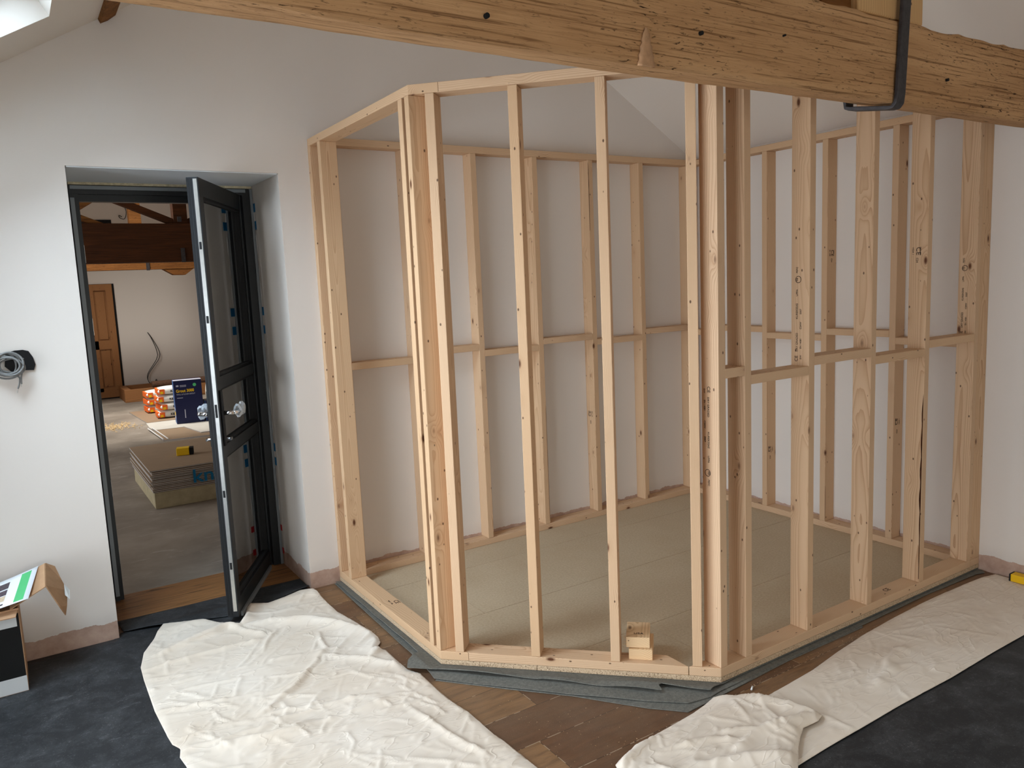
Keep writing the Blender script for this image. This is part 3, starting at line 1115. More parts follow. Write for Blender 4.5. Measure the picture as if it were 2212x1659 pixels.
# u x n points up here
leafm.translation = H0
ztop = 2.165
bm = bmesh.new()
fwid = .058
box(bm, (0, -LT, 0), (fwid, 0, ztop), bevel=.002); box(bm, (LW-fwid, -LT, 0), (LW, 0, ztop), bevel=.002)
for z0_, z1_ in ((0, .085), (.845-.03, .905-.03), (1.185-.03, 1.245-.03), (ztop-.085, ztop)):
    box(bm, (fwid, -LT+.002, z0_), (LW-fwid, -.002, z1_), bevel=.0015)
leaf = link('door_leaf', bm, 'alu', door, leafm)
lab_ = leaf
for z0_, z1_ in ((.085, .815), (.875, 1.155), (1.215, ztop-.085)):
    bm = bmesh.new(); box(bm, (fwid, -.034, z0_), (LW-fwid, -.028, z1_)); link('glass_pane', bm, 'glass', leaf)
    bm = bmesh.new()
    for a_, b_, c_, d_ in ((fwid, fwid+.012, z0_, z1_), (LW-fwid-.012, LW-fwid, z0_, z1_), (fwid+.012, LW-fwid-.012, z0_, z0_+.012), (fwid+.012, LW-fwid-.012, z1_-.012, z1_)):
        box(bm, (a_, -.028, c_), (b_, -.010, d_)); box(bm, (a_, -.046, c_), (b_, -.034, d_))
    link('glazing_bead', bm, 'black', leaf)
# lock strip along the free edge
bm = bmesh.new(); box(bm, (LW-.001, -.024, .03), (LW+.0016, -.006, ztop-.008), bevel=.0006)
ls = link('lock_strip', bm, 'steel', leaf)
for z in (.25, .62, 1.02, 1.05, 1.48, 1.83):
    bm = bmesh.new(); box(bm, (LW+.001, -.021, z), (LW+.0024, -.010, z+.035)); link('latch_slot', bm, 'black', ls)
bm = bmesh.new(); box(bm, (LW-.001, -.052, .01), (LW+.001, -.042, ztop-.005)); box(bm, (LW-.001, -.038, .01), (LW+.001, -.030, ztop-.005)); link('edge_seal', bm, 'black', leaf)
bm = bmesh.new(); box(bm, (.10, -.0005, -.012), (LW-.04, .010, .012)); link('drip_bar', bm, 'alu_grey', leaf)
for s_, nm in ((1, 'near'), (-1, 'far')):
    y0_ = 0 if s_ == 1 else -LT
    bm = bmesh.new(); box(bm, (LW-.050, min(y0_, y0_+s_*.008), .875), (LW-.018, max(y0_, y0_+s_*.008), 1.15), bevel=.002)
    plate = link('handle_plate', bm, 'black', leaf)
    bm = bmesh.new()
    zz = 1.035
    tube(bm, [(LW-.046, y0_+s_*.006, zz), (LW-.046, y0_+s_*.055, zz)], [.012, .009], 12)
    tube(bm, spline([(LW-.046, y0_+s_*.055, zz), (LW-.075, y0_+s_*.062, zz), (LW-.165, y0_+s_*.060, zz+.004)], 6), [.0105]*13, 12)
    link('lever_handle', bm, 'chrome', plate, smooth=True)
    bm = bmesh.new()
    tube(bm, [(LW-.046, y0_+s_*.006, .905), (LW-.046, y0_+s_*.030, .905)], .008, 12)
    box(bm, (LW-.060, min(y0_+s_*.026, y0_+s_*.034), .900), (LW-.032, max(y0_+s_*.026, y0_+s_*.034), .912))
    link('key_turn', bm, 'chrome', plate)
    # polythene wrap over the lever
    bm = bmesh.new()
    random.seed(8 if s_ == 1 else 9)
    pr = []
    for i in range(10):
        xx = LW-.085-.10*i/9
        rr = .020+.010*math.sin(i*1.1)+.006*(i == 9)
        pr.append([bm.verts.new((xx+random.uniform(-.004, .004), y0_+s_*.061+rr*math.cos(a)*.7+random.uniform(-.003, .003), zz+.002+rr*math.sin(a)*1.25+random.uniform(-.004, .004))) for a in [2*math.pi*k/10 for k in range(10)]])
    for i in range(9):
        for k in range(10):
            bm.faces.new((pr[i][k], pr[i][(k+1) % 10], pr[i+1][(k+1) % 10], pr[i+1][k]))
    link('plastic_wrap', bm, 'poly', plate)

# ------------------------------------------------------------------ floor coverings
def grid_sheet(name, outline, res, hfun, mat, th=.0015, z=.002, seed=0):
    xs_ = [p_[0] for p_ in outline]; ys_ = [p_[1] for p_ in outline]
    xa, xb, ya, yb = min(xs_), max(xs_), min(ys_), max(ys_)
    nx = int((xb-xa)/res)+2; ny = int((yb-ya)/res)+2
    n = len(outline)
    seg = [(outline[i], outline[(i+1) % n]) for i in range(n)]

    def inside(x, y):
        c_ = False
        for (ax, ay), (bx, by) in seg:
            if (ay > y) != (by > y) and x < (bx-ax)*(y-ay)/(by-ay)+ax:
                c_ = not c_
        return c_

    def near(x, y):
        best = None
        for (ax, ay), (bx, by) in seg:
            dx, dy = bx-ax, by-ay
            t_ = max(0, min(1, ((x-ax)*dx+(y-ay)*dy)/(dx*dx+dy*dy+1e-12)))
            px, py = ax+dx*t_, ay+dy*t_
            dd = (px-x)**2+(py-y)**2
            if best is None or dd < best[0]:
                best = (dd, px, py)
        return best
    ins = [[inside(xa+i*res, ya+j*res) for j in range(ny)] for i in range(nx)]
    bm = bmesh.new()
    vs = {}

    def V(i, j):
        if (i, j) in vs: return vs[(i, j)]
        x, y = xa+i*res, ya+j*res
        dd, px, py = near(x, y)
        if not ins[i][j]:
            x, y, dist = px, py, 0.0
        else:
            dist = math.sqrt(dd)
        v = bm.verts.new((x, y, z+hfun(x, y, dist)))
        vs[(i, j)] = v
        return v
    for i in range(nx-1):
        for j in range(ny-1):
            c4 = [(i, j), (i+1, j), (i+1, j+1), (i, j+1)]
            k = sum(ins[a][b] for a, b in c4)
            if k >= 1:
                try: bm.faces.new([V(*q_) for q_ in c4])
                except ValueError: pass
    bmesh.ops.remove_doubles(bm, verts=bm.verts, dist=.0008)
    o = link(name, bm, mat, smooth=True)
    md = o.modifiers.new('thickness', 'SOLIDIFY'); md.thickness = th; md.offset = 1
    return o


def seg_dist(x, y, a, b):
    dx, dy = b[0]-a[0], b[1]-a[1]
    t_ = max(0, min(1, ((x-a[0])*dx+(y-a[1])*dy)/(dx*dx+dy*dy+1e-12)))
    ex, ey = x-a[0]-dx*t_, y-a[1]-dy*t_
    side = dx*ey-dy*ex
    return math.hypot(ex, ey), t_, side


def make_folds(polys, rnd_n, bounds, seed, amp=(.002, .006), dirs=None):
    rr = random.Random(seed)
    segs = []
    for pts, am, wd in polys:
        sm = spline([(p_[0], p_[1], 0) for p_ in pts], 5)
        N_ = len(sm)-1
        for i in range(N_):
            f0 = math.sin(math.pi*min(1, max(0.0, (i+.3)/N_)))
            segs.append(((sm[i].x, sm[i].y), (sm[i+1].x, sm[i+1].y), am*(.35+.65*f0), wd))
    for _ in range(rnd_n):
        x = rr.uniform(bounds[0], bounds[1]); y = rr.uniform(bounds[2], bounds[3])
        L_ = rr.uniform(.05, .28)
        a_ = rr.choice(dirs)+rr.gauss(0, .35) if dirs else rr.uniform(0, math.pi)
        k = rr.uniform(-.5, .5)
        am = rr.uniform(*amp); wd = rr.uniform(.004, .012)
        p0 = (x, y); p1 = (x+L_*.5*math.cos(a_), y+L_*.5*math.sin(a_)); p2 = (p1[0]+L_*.5*math.cos(a_+k), p1[1]+L_*.5*math.sin(a_+k))
        segs.append((p0, p1, am, wd)); segs.append((p1, p2, am*.8, wd))
    # spatial buckets
    cell = .12
    B = {}
    for s_ in segs:
        rad = s_[3]*4
        for ix in range(int(math.floor((min(s_[0][0], s_[1][0])-rad)/cell)), int(math.floor((max(s_[0][0], s_[1][0])+rad)/cell))+1):
            for iy in range(int(math.floor((min(s_[0][1], s_[1][1])-rad)/cell)), int(math.floor((max(s_[0][1], s_[1][1])+rad)/cell))+1):
                B.setdefault((ix, iy), []).append(s_)

    def h(x, y, dist, edge=.02):
        jx = noise.noise(Vector((x*11, y*11, seed)))*.012; jy = noise.noise(Vector((x*11, y*11, seed+7)))*.012
        x2, y2 = x+jx, y+jy
        z_ = 0; seen = 0
        best = 0
        for a_, b_, am, wd in B.get((int(math.floor(x/cell)), int(math.floor(y/cell))), ()):
            d_, t_, sd_ = seg_dist(x2, y2, a_, b_)
            w2 = wd*(.6 if sd_ > 0 else 1.5)
            v = am*math.exp(-(d_/w2)**1.6)
            if am > .008: best = max(best, v)
            else: z_ = max(z_, v)
        z_ += best
        z_ += .0035*(1+noise.noise(Vector((x*5, y*5, seed))))+.0012*(1+noise.noise(Vector((x*21, y*21, seed))))
        e_ = min(1, dist/edge)
        return z_*(.25+.75*e_)
    return h


CL1 = [(-3.755, -.012), (-3.579, -.083), (-3.500, -.152), (-3.44, -.235), (-3.385, -.14), (-3.335, -.03), (-3.256, -.089), (-3.161, -.066), (-3.062, -.026), (-2.997, -.045), (-2.985, -.13), (-2.989, -.249), (-2.988, -.391), (-2.964, -.542), (-2.939, -.725), (-2.936, -.80), (-2.95, -.862), (-2.993, -.915), (-2.961, -.945), (-2.961, -1.062), (-2.959, -1.173), (-2.930, -1.239), (-2.934, -1.401), (-2.929, -1.531), (-2.915, -1.617), (-2.914, -1.724), (-2.914, -1.814), (-2.906, -1.874), (-2.898, -2.061), (-2.886, -2.308), (-2.942, -2.569), (-3.87, -2.2), (-3.885, -1.7), (-3.887, -1.327), (-3.896, -1.256), (-3.884, -1.20), (-3.904, -1.15), (-3.910, -1.082), (-3.921, -.86), (-3.919, -.55), (-3.914, -.416), (-3.881, -.266)]
folds1 = [([(-3.47, -.26), (-3.496, -.24), (-3.659, -.29), (-3.813, -.335)], .030, .026),
          ([(-3.405, -.268), (-3.247, -.331), (-3.076, -.494), (-2.95, -.725)], .028, .03),
          ([(-2.955, -.83), (-3.003, -.947), (-3.053, -.996)], .022, .024),
          ([(-3.174, -.769), (-3.379, -1.003), (-3.567, -1.152)], .014, .016),
          ([(-3.195, -.826), (-3.049, -.999), (-2.974, -1.107)], .014, .016),
          ([(-3.865, -1.207), (-3.639, -1.244), (-3.339, -1.232), (-3.15, -1.293)], .011, .012),
          ([(-3.738, -1.273), (-3.57, -1.33), (-3.455, -1.32)], .022, .028),
          ([(-3.901, -.458), (-3.608, -.461), (-3.404, -.472)], .012, .012),
          ([(-3.922, -.871), (-3.78, -.923), (-3.539, -.974)], .009, .010),
          ([(-3.46, -.25), (-3.40, -.21), (-3.36, -.08)], .026, .02),
          ([(-3.568, -1.155), (-3.417, -1.199), (-3.33, -1.2)], .009, .010),
          ([(-3.484, -1.349), (-3.28, -1.344), (-3.102, -1.343)], .010, .012),
          ([(-3.082, -1.453), (-3.047, -1.678), (-2.996, -1.927)], .010, .012),
          ([(-3.147, -.581), (-3.17, -.714), (-3.176, -.762)], .010, .010),
          ([(-3.45, -.26), (-3.43, -.34), (-3.37, -.42)], .014, .014),
          ([(-3.30, -.42), (-3.38, -.53), (-3.42, -.62)], .009, .009)]
h1f = make_folds(folds1, 330, (-3.95, -2.85, -2.5, 0), 3, (.002, .0078), [.5, .9, 0.1, 2.2])
def h1(x, y, d_):
    return h1f(x, y, d_)+.016*min(1, max(0, (y+.14)/.05))


o = grid_sheet('dust_sheet', CL1, .0075, h1, 'cloth', z=.0035)
tag(o, 'large crumpled cream cotton dust sheet spread before the open glass door', 'dust sheet', 'cotton dust sheets on the floor')

CL2 = [(-2.087, -2.247), (-1.95, -2.237), (-1.795, -2.228), (-1.613, -2.215), (-1.399, -2.182), (-1.171, -2.155), (-.93, -2.138), (-.675, -2.128), (-.497, -2.128), (-.296, -2.132), (-.119, -2.139), (-.020, -2.161), (-.02, -2.27), (-.05, -2.45), (-.28, -2.589), (-.635, -2.575), (-.902, -2.574), (-1.236, -2.58), (-1.583, -2.573), (-1.851, -2.576), (-2.028, -2.576), (-2.198, -2.581), (-2.411, -2.602), (-2.47, -2.502)]
folds2 = [([(-1.555, -2.443), (-1.40, -2.40), (-1.277, -2.35), (-1.172, -2.327)], .014, .022),
          ([(-1.95, -2.237), (-1.884, -2.421), (-1.869, -2.563)], .006, .008),
          ([(-1.70, -2.33), (-1.50, -2.36)], .006, .01), ([(-1.1, -2.2), (-.8, -2.3)], .004, .01), ([(-.9, -2.25), (-.75, -2.5)], .004, .008)]
h2 = make_folds(folds2, 90, (-2.4, 0, -2.6, -2.1), 11, (.0012, .0045), [.3, 1.2])
o = grid_sheet('dust_sheet', CL2, .008, h2, 'cloth', z=.0040)
tag(o, 'long flat dust sheet strip running along the right side of the frame', 'dust sheet', 'cotton dust sheets on the floor')
CL3 = [(-2.099, -2.124), (-2.086, -2.129), (-2.02, -2.189), (-1.973, -2.245), (-1.924, -2.328), (-1.886, -2.432), (-1.896, -2.46), (-1.94, -2.475), (-2.018, -2.471), (-2.074, -2.50), (-2.130, -2.535), (-2.197, -2.585), (-2.302, -2.66), (-2.479, -2.75), (-2.926, -2.649), (-2.74, -2.34), (-2.694, -2.24), (-2.579, -2.19), (-2.49, -2.177), (-2.338, -2.164), (-2.237, -2.155), (-2.169, -2.142)]
folds3 = [([(-2.321, -2.429), (-2.15, -2.40), (-2.045, -2.423), (-1.935, -2.445)], .020, .022), ([(-2.277, -2.328), (-2.161, -2.395), (-2.06, -2.455)], .014, .018),
          ([(-2.479, -2.212), (-2.643, -2.251), (-2.745, -2.299)], .022, .02), ([(-2.522, -2.28), (-2.369, -2.327), (-2.257, -2.394)], .010, .014),
          ([(-2.08, -2.15), (-2.0, -2.25), (-1.93, -2.37), (-1.91, -2.43)], .018, .022), ([(-2.08, -2.2), (-2.15, -2.35)], .006, .008), ([(-2.5, -2.4), (-2.3, -2.5), (-2.2, -2.55)], .024, .03), ([(-2.6, -2.35), (-2.55, -2.5)], .02, .025)]
h3b = make_folds(folds3, 120, (-2.9, -1.9, -2.7, -2.1), 17, (.002, .007), [.4, 1.0, 2.0])
h2f = h2


def h3(x, y, d_):
    under = .004+.012*min(1, max(0, (-2.19-y)/.03))
    return under+h3b(x, y, d_)+.010*min(1, d_/.05)


o = grid_sheet('dust_sheet', CL3, .0075, h3, 'cloth', z=.0040)
tag(o, 'crumpled cream dust sheet end folded over at the front corner of the frame', 'dust sheet', 'cotton dust sheets on the floor')


# foam underlay sheets: layers with lifted free edges
INN = [(-.01, -1.99), (-1.96, -1.99), (-2.75, -1.20), (-2.75, -.02)]
U1 = [(-2.857, -.02), (-2.857, -.07), (-2.859, -1.073), (-2.888, -1.094), (-2.94, -1.14), (-2.967, -1.19), (-2.916, -1.24), (-2.851, -1.29), (-2.778, -1.376), (-2.703, -1.458), (-2.575, -1.604), (-2.559, -1.616), (-2.395, -1.802), (-2.255, -1.962), (-2.235, -1.982), (-2.218, -1.933), (-2.083, -2.093), (-2.052, -2.082), (-2.005, -2.077), (-1.9, -2.067), (-.01, -2.067)]
U2 = [(-2.863, -.02), (-2.875, -.561), (-2.883, -1.083), (-2.896, -1.26), (-2.904, -1.318), (-2.698, -1.565), (-2.517, -1.775), (-2.316, -1.988), (-2.203, -2.091), (-2.1, -2.111), (-2.036, -2.103), (-1.622, -2.093), (-1.141, -2.094), (-.541, -2.083), (-.084, -2.098), (-.041, -2.117), (-.01, -2.09)]
U3 = [(-2.80, -1.28), (-2.903, -1.325), (-2.7, -1.567), (-2.518, -1.776), (-2.344, -2.018), (-2.241, -2.129), (-2.116, -2.126), (-1.62, -2.101), (-1.10, -2.104), (-1.0, -2.0), (-1.96, -1.99), (-2.70, -1.25)]


def outdist(x, y):
    return max(-W_-x, -D_-y, (-W_-A_-x-y)*r2, 0)


def lift(a, k):
    def f(x, y, d_):
        o_ = outdist(x, y)
        return a*min(1, o_/.07)*(.75+.5*noise.noise(Vector((x*6, y*6, k))))*(1 if o_ > 0 else 0)
    return f


for pts, zz_, li, lab in ((U1+INN, .0074, lift(.022, 1), 'topmost grey foam underlay sheet with a flap sticking out at the left corner'),
                          (U2+INN, .0040, lift(.010, 5), 'middle grey foam underlay sheet poking out beneath the upper one'),
                          (U3, .0006, lift(.001, 9), 'lowest grey foam underlay sheet, resting on the brown planks')):
    o = grid_sheet('underlay_sheet', pts, .0075, li, 'underlay', .0030, zz_)
    for p_ in o.data.polygons: p_.use_smooth = False
    tag(o, lab, 'underlay', 'foam underlay sheets beneath the deck')


def mem_h(x, y, d_):
    return .0012*(1+noise.noise(Vector((x*3, y*3, 2))))*min(1, d_/.05)


o = grid_sheet('floor_membrane', [(RX+.02, -.004), (-3.945, -.004), (-3.945, .06), (-3.005, .06), (-3.005, -.06), (-3.05, -.10), (-3.3, -.5), (-3.3, -2.4), (-3.4, -4.2), (RX+.02, -4.2)], .05, mem_h, 'membrane', .001, .0006)
tag(o, 'dusty black floor protection membrane in front of the left wall', 'floor protection sheet')
o = grid_sheet('floor_membrane', [(-2.55, -2.565), (-.02, -2.545), (-.02, -4.4), (-3.0, -4.4), (-2.9, -2.9)], .05, mem_h, 'membrane', .001, .0006)
tag(o, 'black floor protection membrane at the bottom right beyond the dust sheet', 'floor protection sheet')


def mat_h(x, y, d_):
    return .003+.010*math.exp(-((y-.01)/.03)**2)+.002*noise.noise(Vector((x*8, y*8, 0)))


o = grid_sheet('door_mat', [(-3.945, .20), (-3.0, .177), (-2.998, .06), (-2.999, .01), (-3.45, -.095), (-3.93, .05)], .02, mat_h, 'membrane', .003, .0035)
tag(o, 'black rubbery sheet folded across the doorway threshold', 'floor protection sheet')
# white fixing plug and shavings of timber on planks
bm = bmesh.new(); tube(bm, [(0, 0, .004), (.02, .012, .006)], .004, 8)
o = link('wall_plug', bm, 'white_plastic', None, Matrix.Translation((-1.93, -2.165, 0)), True)
tag(o, 'tiny white plastic plug on the brown planks near the front corner', 'wall plug')
rr = random.Random(5)
bm = bmesh.new()
for k in range(260):
    reg = rr.random()
    if reg < .55: x, y = rr.uniform(-2.95, -2.25), rr.uniform(-2.35, -1.5)
    elif reg < .8: x, y = rr.uniform(-1.9, -.9), rr.uniform(-2.15, -2.12)
    else: x, y = rr.uniform(-2.93, -2.88), rr.uniform(-1.2, -.2)
    if x+y > -4.37 and y > -2.35 and reg < .55: continue
    a_ = rr.uniform(0, 6.28); L_ = rr.uniform(.001, .004)
    tube(bm, [(x, y, .0012), (x+L_*math.cos(a_), y+L_*math.sin(a_), .0018)], .0005, 3)
tag(link('sawdust', bm, 'shaving'), 'loose sawdust and chips scattered by the frame', 'sawdust', kind='stuff')

# yellow spirit level at the east wall
lev = empty('spirit_level', (-.045, -2.25, .012)); tag(lev, 'yellow spirit level end on the dust sheet against the right wall', 'spirit level')
bm = bmesh.new(); box(bm, (-.028, -.60, 0), (.022, -.008, .038), bevel=.002); link('body', bm, 'tool_yellow', lev)
bm = bmesh.new(); box(bm, (-.029, -.0079, -.0005), (.023, .0, .0385), bevel=.002); link('end_cap', bm, 'black', lev)

# ------------------------------------------------------------------ cardboard box by the north wall
cb = empty('cardboard_box', (-4.34, -.325, 0)); tag(cb, 'opened cardboard box with black print by the left wall, papers on top', 'box')
tc = .004
BW, BD, BH = .62, .27, .372
bm = bmesh.new()
box(bm, (-BW, 0, .003), (0, tc, BH)); box(bm, (-BW, BD-tc, .003), (0, BD, BH))
box(bm, (-tc, tc, .003), (0, BD-tc, BH)); box(bm, (-BW, tc, .003), (-BW+tc, BD-tc, BH)); box(bm, (-BW+tc, tc, .003), (-tc, BD-tc, .007))
link('carton', bm, 'card', cb)
bm = bmesh.new(); box(bm, (-BW+.02, -.0008, .04), (-.003, -.0001, BH-.02)); link('printed_panel', bm, 'ink', cb)
bm = bmesh.new(); box(bm, (-BW+.03, -.0016, .005), (-.001, -.0009, .072)); link('tape_strip', bm, 'tape_clear', cb)
bm = bmesh.new(); box(bm, (-BW+.03, -.0016, .295), (-.012, -.0009, .362)); link('tape_strip', bm, 'tape_clear', cb)
text('printed_word', 'LUCIO', .085, frame_mx((-.110, -.0018, .10), (0, 0, 1), (-1, 0, 0)), 'green_ink', cb, .0003)
# lids: front flap folded out low, top flap rising to the right
sq('front_flap', [(-BW, -.002, .366), (-.004, -.002, .366), (-.012, -.045, .352), (-BW, -.045, .352)], 'card', .004, cb)
sq('side_flap', [(-.03, .0, .374), (-.03, BD, .400), (.115, BD-.04, .475), (.105, .03, .43)], 'card', .004, cb)
bm = bmesh.new()
q = [(.106, .03, .43), (.116, BD-.05, .475), (.150, BD-.06, .455), (.168, BD-.10, .40), (.185, .12, .36), (.175, .05, .315), (.166, .02, .285), (.148, .01, .33)]
va = [bm.verts.new(v) for v in q]; vb = [bm.verts.new((v[0]+.003, v[1], v[2]+.003)) for v in q]
bm.faces.new(va); bm.faces.new(vb[::-1])
for i in range(len(q)):
    j = (i+1) % len(q); bm.faces.new((va[i], va[j], vb[j], vb[i]))
bmesh.ops.triangulate(bm, faces=[f for f in bm.faces if len(f.verts) > 4])
link('hanging_flap', bm, 'card_dark', cb)
sq('torn_tape', [(.178, .10, .40), (.196, .10, .37), (.192, .06, .34), (.176, .07, .36)], 'tape_clear', .001, cb)
# paper leaflet with green stripe lying on the flaps
lf = empty('paper_leaflet', (-4.34, -.325, 0)); tag(lf, 'white printed leaflet with a green stripe lying on top of the carton', 'leaflet')
bm = bmesh.new()
NU, NV = 14, 6
def leaf_pt(i, j):
    u = i/NU; v = j/NV
    x = -.56+.60*u+.05*v*u
    y = -.035+.27*v
    z = .385+.012*v+.075*max(0, u-.45)**1.2*1.8*(.4+.6*v)+.006*math.sin(u*7)
    if u > .93 and v < .2: z += .0
    return (x, y, z)
gv = [[bm.verts.new(leaf_pt(i, j)) for j in range(NV+1)] for i in range(NU+1)]
for i in range(NU):
    for j in range(NV):
        bm.faces.new((gv[i][j], gv[i+1][j], gv[i+1][j+1], gv[i][j+1]))
o = link('sheet', bm, 'paper', lf, smooth=True)
md = o.modifiers.new('t', 'SOLIDIFY'); md.thickness = .001; md.offset = -1
def leaf_patch(nm, u0, u1, v0, v1, mat, up__=.0008):
    bm = bmesh.new()
    n_ = 4
    vv = [[bm.verts.new(Vector(leaf_pt((u0+(u1-u0)*a/n_)*NU, (v0+(v1-v0)*b/n_)*NV))+Vector((0, 0, up__))) for b in range(n_+1)] for a in range(n_+1)]
    for a in range(n_):
        for b in range(n_):
            bm.faces.new((vv[a][b], vv[a+1][b], vv[a+1][b+1], vv[a][b+1]))
    link(nm, bm, mat, lf)
leaf_patch('green_stripe', .905, .965, .04, .94, 'green')
leaf_patch('printed_photo', .66, .84, .62, .84, 'photo_dark'); leaf_patch('printed_photo', .66, .84, .40, .58, 'photo_dark')
leaf_patch('printed_photo', .64, .84, .20, .38, 'photo_tan'); leaf_patch('printed_photo', .62, .84, .07, .12, 'photo_dark')
leaf_patch('printed_text', .50, .58, .60, .66, 'photo_dark')

# ------------------------------------------------------------------ cable coil in the wall hole
wc = empty('cable_coil', (-4.235, -.004, 1.37)); tag(wc, 'coil of grey electrical cable hanging from a black hole in the left wall', 'cable coil')
bm = bmesh.new()
rr = random.Random(3)
prof = [(-.035+.0, .06), (.0, .068), (.03, .072), (.055, .06), (.068, .035), (.07, .0), (.062, -.025), (.03, -.02), (-.02, -.03), (-.045, .0)]
prof = [(x+rr.uniform(-.003, .003), z+rr.uniform(-.003, .003)) for x, z in prof]
va = [bm.verts.new((x, -.002, z)) for x, z in prof]; vb = [bm.verts.new((x, .0035, z)) for x, z in prof]
bm.faces.new(va); bm.faces.new(vb[::-1])
for i in range(len(prof)):
    j = (i+1) % len(prof); bm.faces.new((va[i], va[j], vb[j], vb[i]))
link('wall_hole', bm, 'black', wc)
bm = bmesh.new()
for k in range(7):
    rx_, rz_ = rr.uniform(.032, .062), rr.uniform(.030, .052); ox, oz = rr.uniform(-.045, -.022), rr.uniform(-.004, .014)
    tl = rr.uniform(-.5, .1); yy = -.012-.006*k
    tube(bm, [(ox+rx_*math.cos(a)*math.cos(tl)-rz_*math.sin(a)*math.sin(tl), yy+.008*math.sin(a+k), oz+rx_*math.cos(a)*math.sin(tl)+rz_*math.sin(a)*math.cos(tl)) for a in [2*math.pi*q/28 for q in range(28)]], .0046, 6, True)
tube(bm, spline([(.03, .0, .03), (-.01, -.02, .035), (-.06, -.03, .02), (-.05, -.03, -.03), (.0, -.035, -.045), (.004, -.03, -.07), (-.006, -.03, -.10)], 6), .0036, 6)
tube(bm, spline([(.02, -.03, -.02), (.012, -.032, -.05), (.010, -.03, -.08)], 5), .0036, 6)
link('cable', bm, 'cable', wc, smooth=True)
bm = bmesh.new(); tube(bm, [(-.006, -.03, -.10), (-.010, -.03, -.118)], .002, 6); tube(bm, [(.010, -.03, -.08), (.008, -.03, -.092)], .002, 6)
link('bare_wire', bm, 'steel', wc)

# ------------------------------------------------------------------ the far room
FX0, FX1, FR, FZ = -6.2, 1.1, -2.4, 4.6
bm = bmesh.new(); gable(bm, FX0, FX1, 2.6, 2.6, FR, FZ, 10.3, 10.6); struct('wall_far_north', bm, 'far_wall')
bm = bmesh.new(); box(bm, (FX0-.3, .6, -.12), (FX0, 2.7, 2.6)); box(bm, (FX0-.3, 5.3, -.12), (FX0, 10.6, 2.6)); box(bm, (FX0-.3, 2.7, -.12), (FX0, 5.3, .7)); box(bm, (FX0-.3, 2.7, 2.5), (FX0, 5.3, 2.6))
struct('wall_far_west', bm, 'far_wall')
for o_ in [x for x in bpy.data.objects if x.name == 'daylight_far_room_window']: o_.location.x = FX0-.25
bm = bmesh.new(); box(bm, (FX1, .6, -.12), (FX1+.3, 10.6, 2.6)); struct('wall_far_east', bm, 'far_wall')
bm = bmesh.new()
gable(bm, FX0, FX1, 2.6, 2.6, FR, FZ, .6005, .66, [(-3.955, -2.993, 2.2547)], 0.001)
struct('wall_far_south', bm, 'far_wall')
sl2 = (FZ-2.6)/(FR-FX0)
def zf(x): return 2.6+sl2*(x-FX0)
bm = bmesh.new()
slope_box(bm, FX0-.2, zf(FX0-.2), -4.2, zf(-4.2), .6, 10.6); slope_box(bm, -3.2, zf(-3.2), FR, FZ, .6, 10.6)
slope_box(bm, -4.2, zf(-4.2), -3.2, zf(-3.2), .6, 6.5); slope_box(bm, -4.2, zf(-4.2), -3.2, zf(-3.2), 7.6, 10.6)
slope_box(bm, FX1+.2, 2.49, FR, FZ, .6, 10.6)
struct('ceiling_far_room', bm, 'ceiling')
for o_ in [x for x in bpy.data.objects if x.name == 'daylight_far_room_skylight']:
    o_.location = (-3.85, 7.05, zf(-3.7)+.30)


# far trusses
def flat_piece(name, q, y0, y1, mat, parent):
    bm = bmesh.new()
    va = [bm.verts.new((x, y0, z)) for x, z in q]; vb = [bm.verts.new((x, y1, z)) for x, z in q]
    bm.faces.new(va); bm.faces.new(vb[::-1])
    for i in range(len(q)):
        j = (i+1) % len(q); bm.faces.new((va[i], va[j], vb[j], vb[i]))
    return link(name, bm, mat, parent)


t1 = empty('roof_truss', (0, 6, 0)); tag(t1, 'nearer dark brown roof truss seen through the doorway in the far room', 'roof beam', 'far room trusses')
flat_piece('tie_beam', [(FX0, 2.05), (FX1, 2.05), (FX1, 2.50), (FX0, 2.50)], 0, .22, 'beam_dark', t1)
flat_piece('post', [(-2.456, 2.501), (-2.30, 2.501), (-2.29, 4.4), (-2.44, 4.4)], .03, .19, 'beam_dark', t1)
flat_piece('brace', [(-2.50, 2.501), (-2.458, 2.501), (-2.458, 2.56), (-3.02, 2.80), (-3.55, 3.03), (-3.62, 2.97)], .05, .17, 'beam_dark', t1)
flat_piece('brace', [(-3.28, 2.501), (-3.20, 2.501), (-3.43, 2.60), (-4.2, 2.95), (-4.25, 2.88), (-3.36, 2.505)], .05, .17, 'beam_mid', t1)
flat_piece('brace', [(-3.60, 2.60), (-3.44, 2.65), (-3.275, 2.755), (-2.9, 3.0), (-3.0, 3.1), (-3.6, 2.78)], .02, .15, 'beam_mid', t1)
flat_piece('brace', [(-2.299, 2.56), (-2.299, 2.505), (-2.24, 2.505), (-1.2, 2.95), (-1.25, 3.02)], .05, .17, 'beam_dark', t1)
for (x, z0_, z1_) in ((-2.40, 2.52, 2.58), (-2.395, 2.04, 2.21)):
    bm = bmesh.new(); box(bm, (x-.02, -.012, z0_), (x+.025, 0, z1_)); link('bolt_plate', bm, 'iron', t1)
t2 = empty('roof_truss', (0, 8.5, 0)); tag(t2, 'farther lighter brown roof truss with a bolster block, behind the dark one', 'roof beam', 'far room trusses')
flat_piece('tie_beam', [(FX0, 2.045), (FX1, 2.045), (FX1, 2.40), (FX0, 2.40)], 0, .2, 'beam_mid', t2)
flat_piece('bolster', [(-2.23, 2.044), (-2.086, 1.953), (-1.927, 1.95), (-1.80, 2.044)], .01, .19, 'beam_mid', t2)
flat_piece('post', [(-2.62, 2.401), (-2.46, 2.401), (-2.46, 4.4), (-2.62, 4.4)], .02, .18, 'beam_mid', t2)
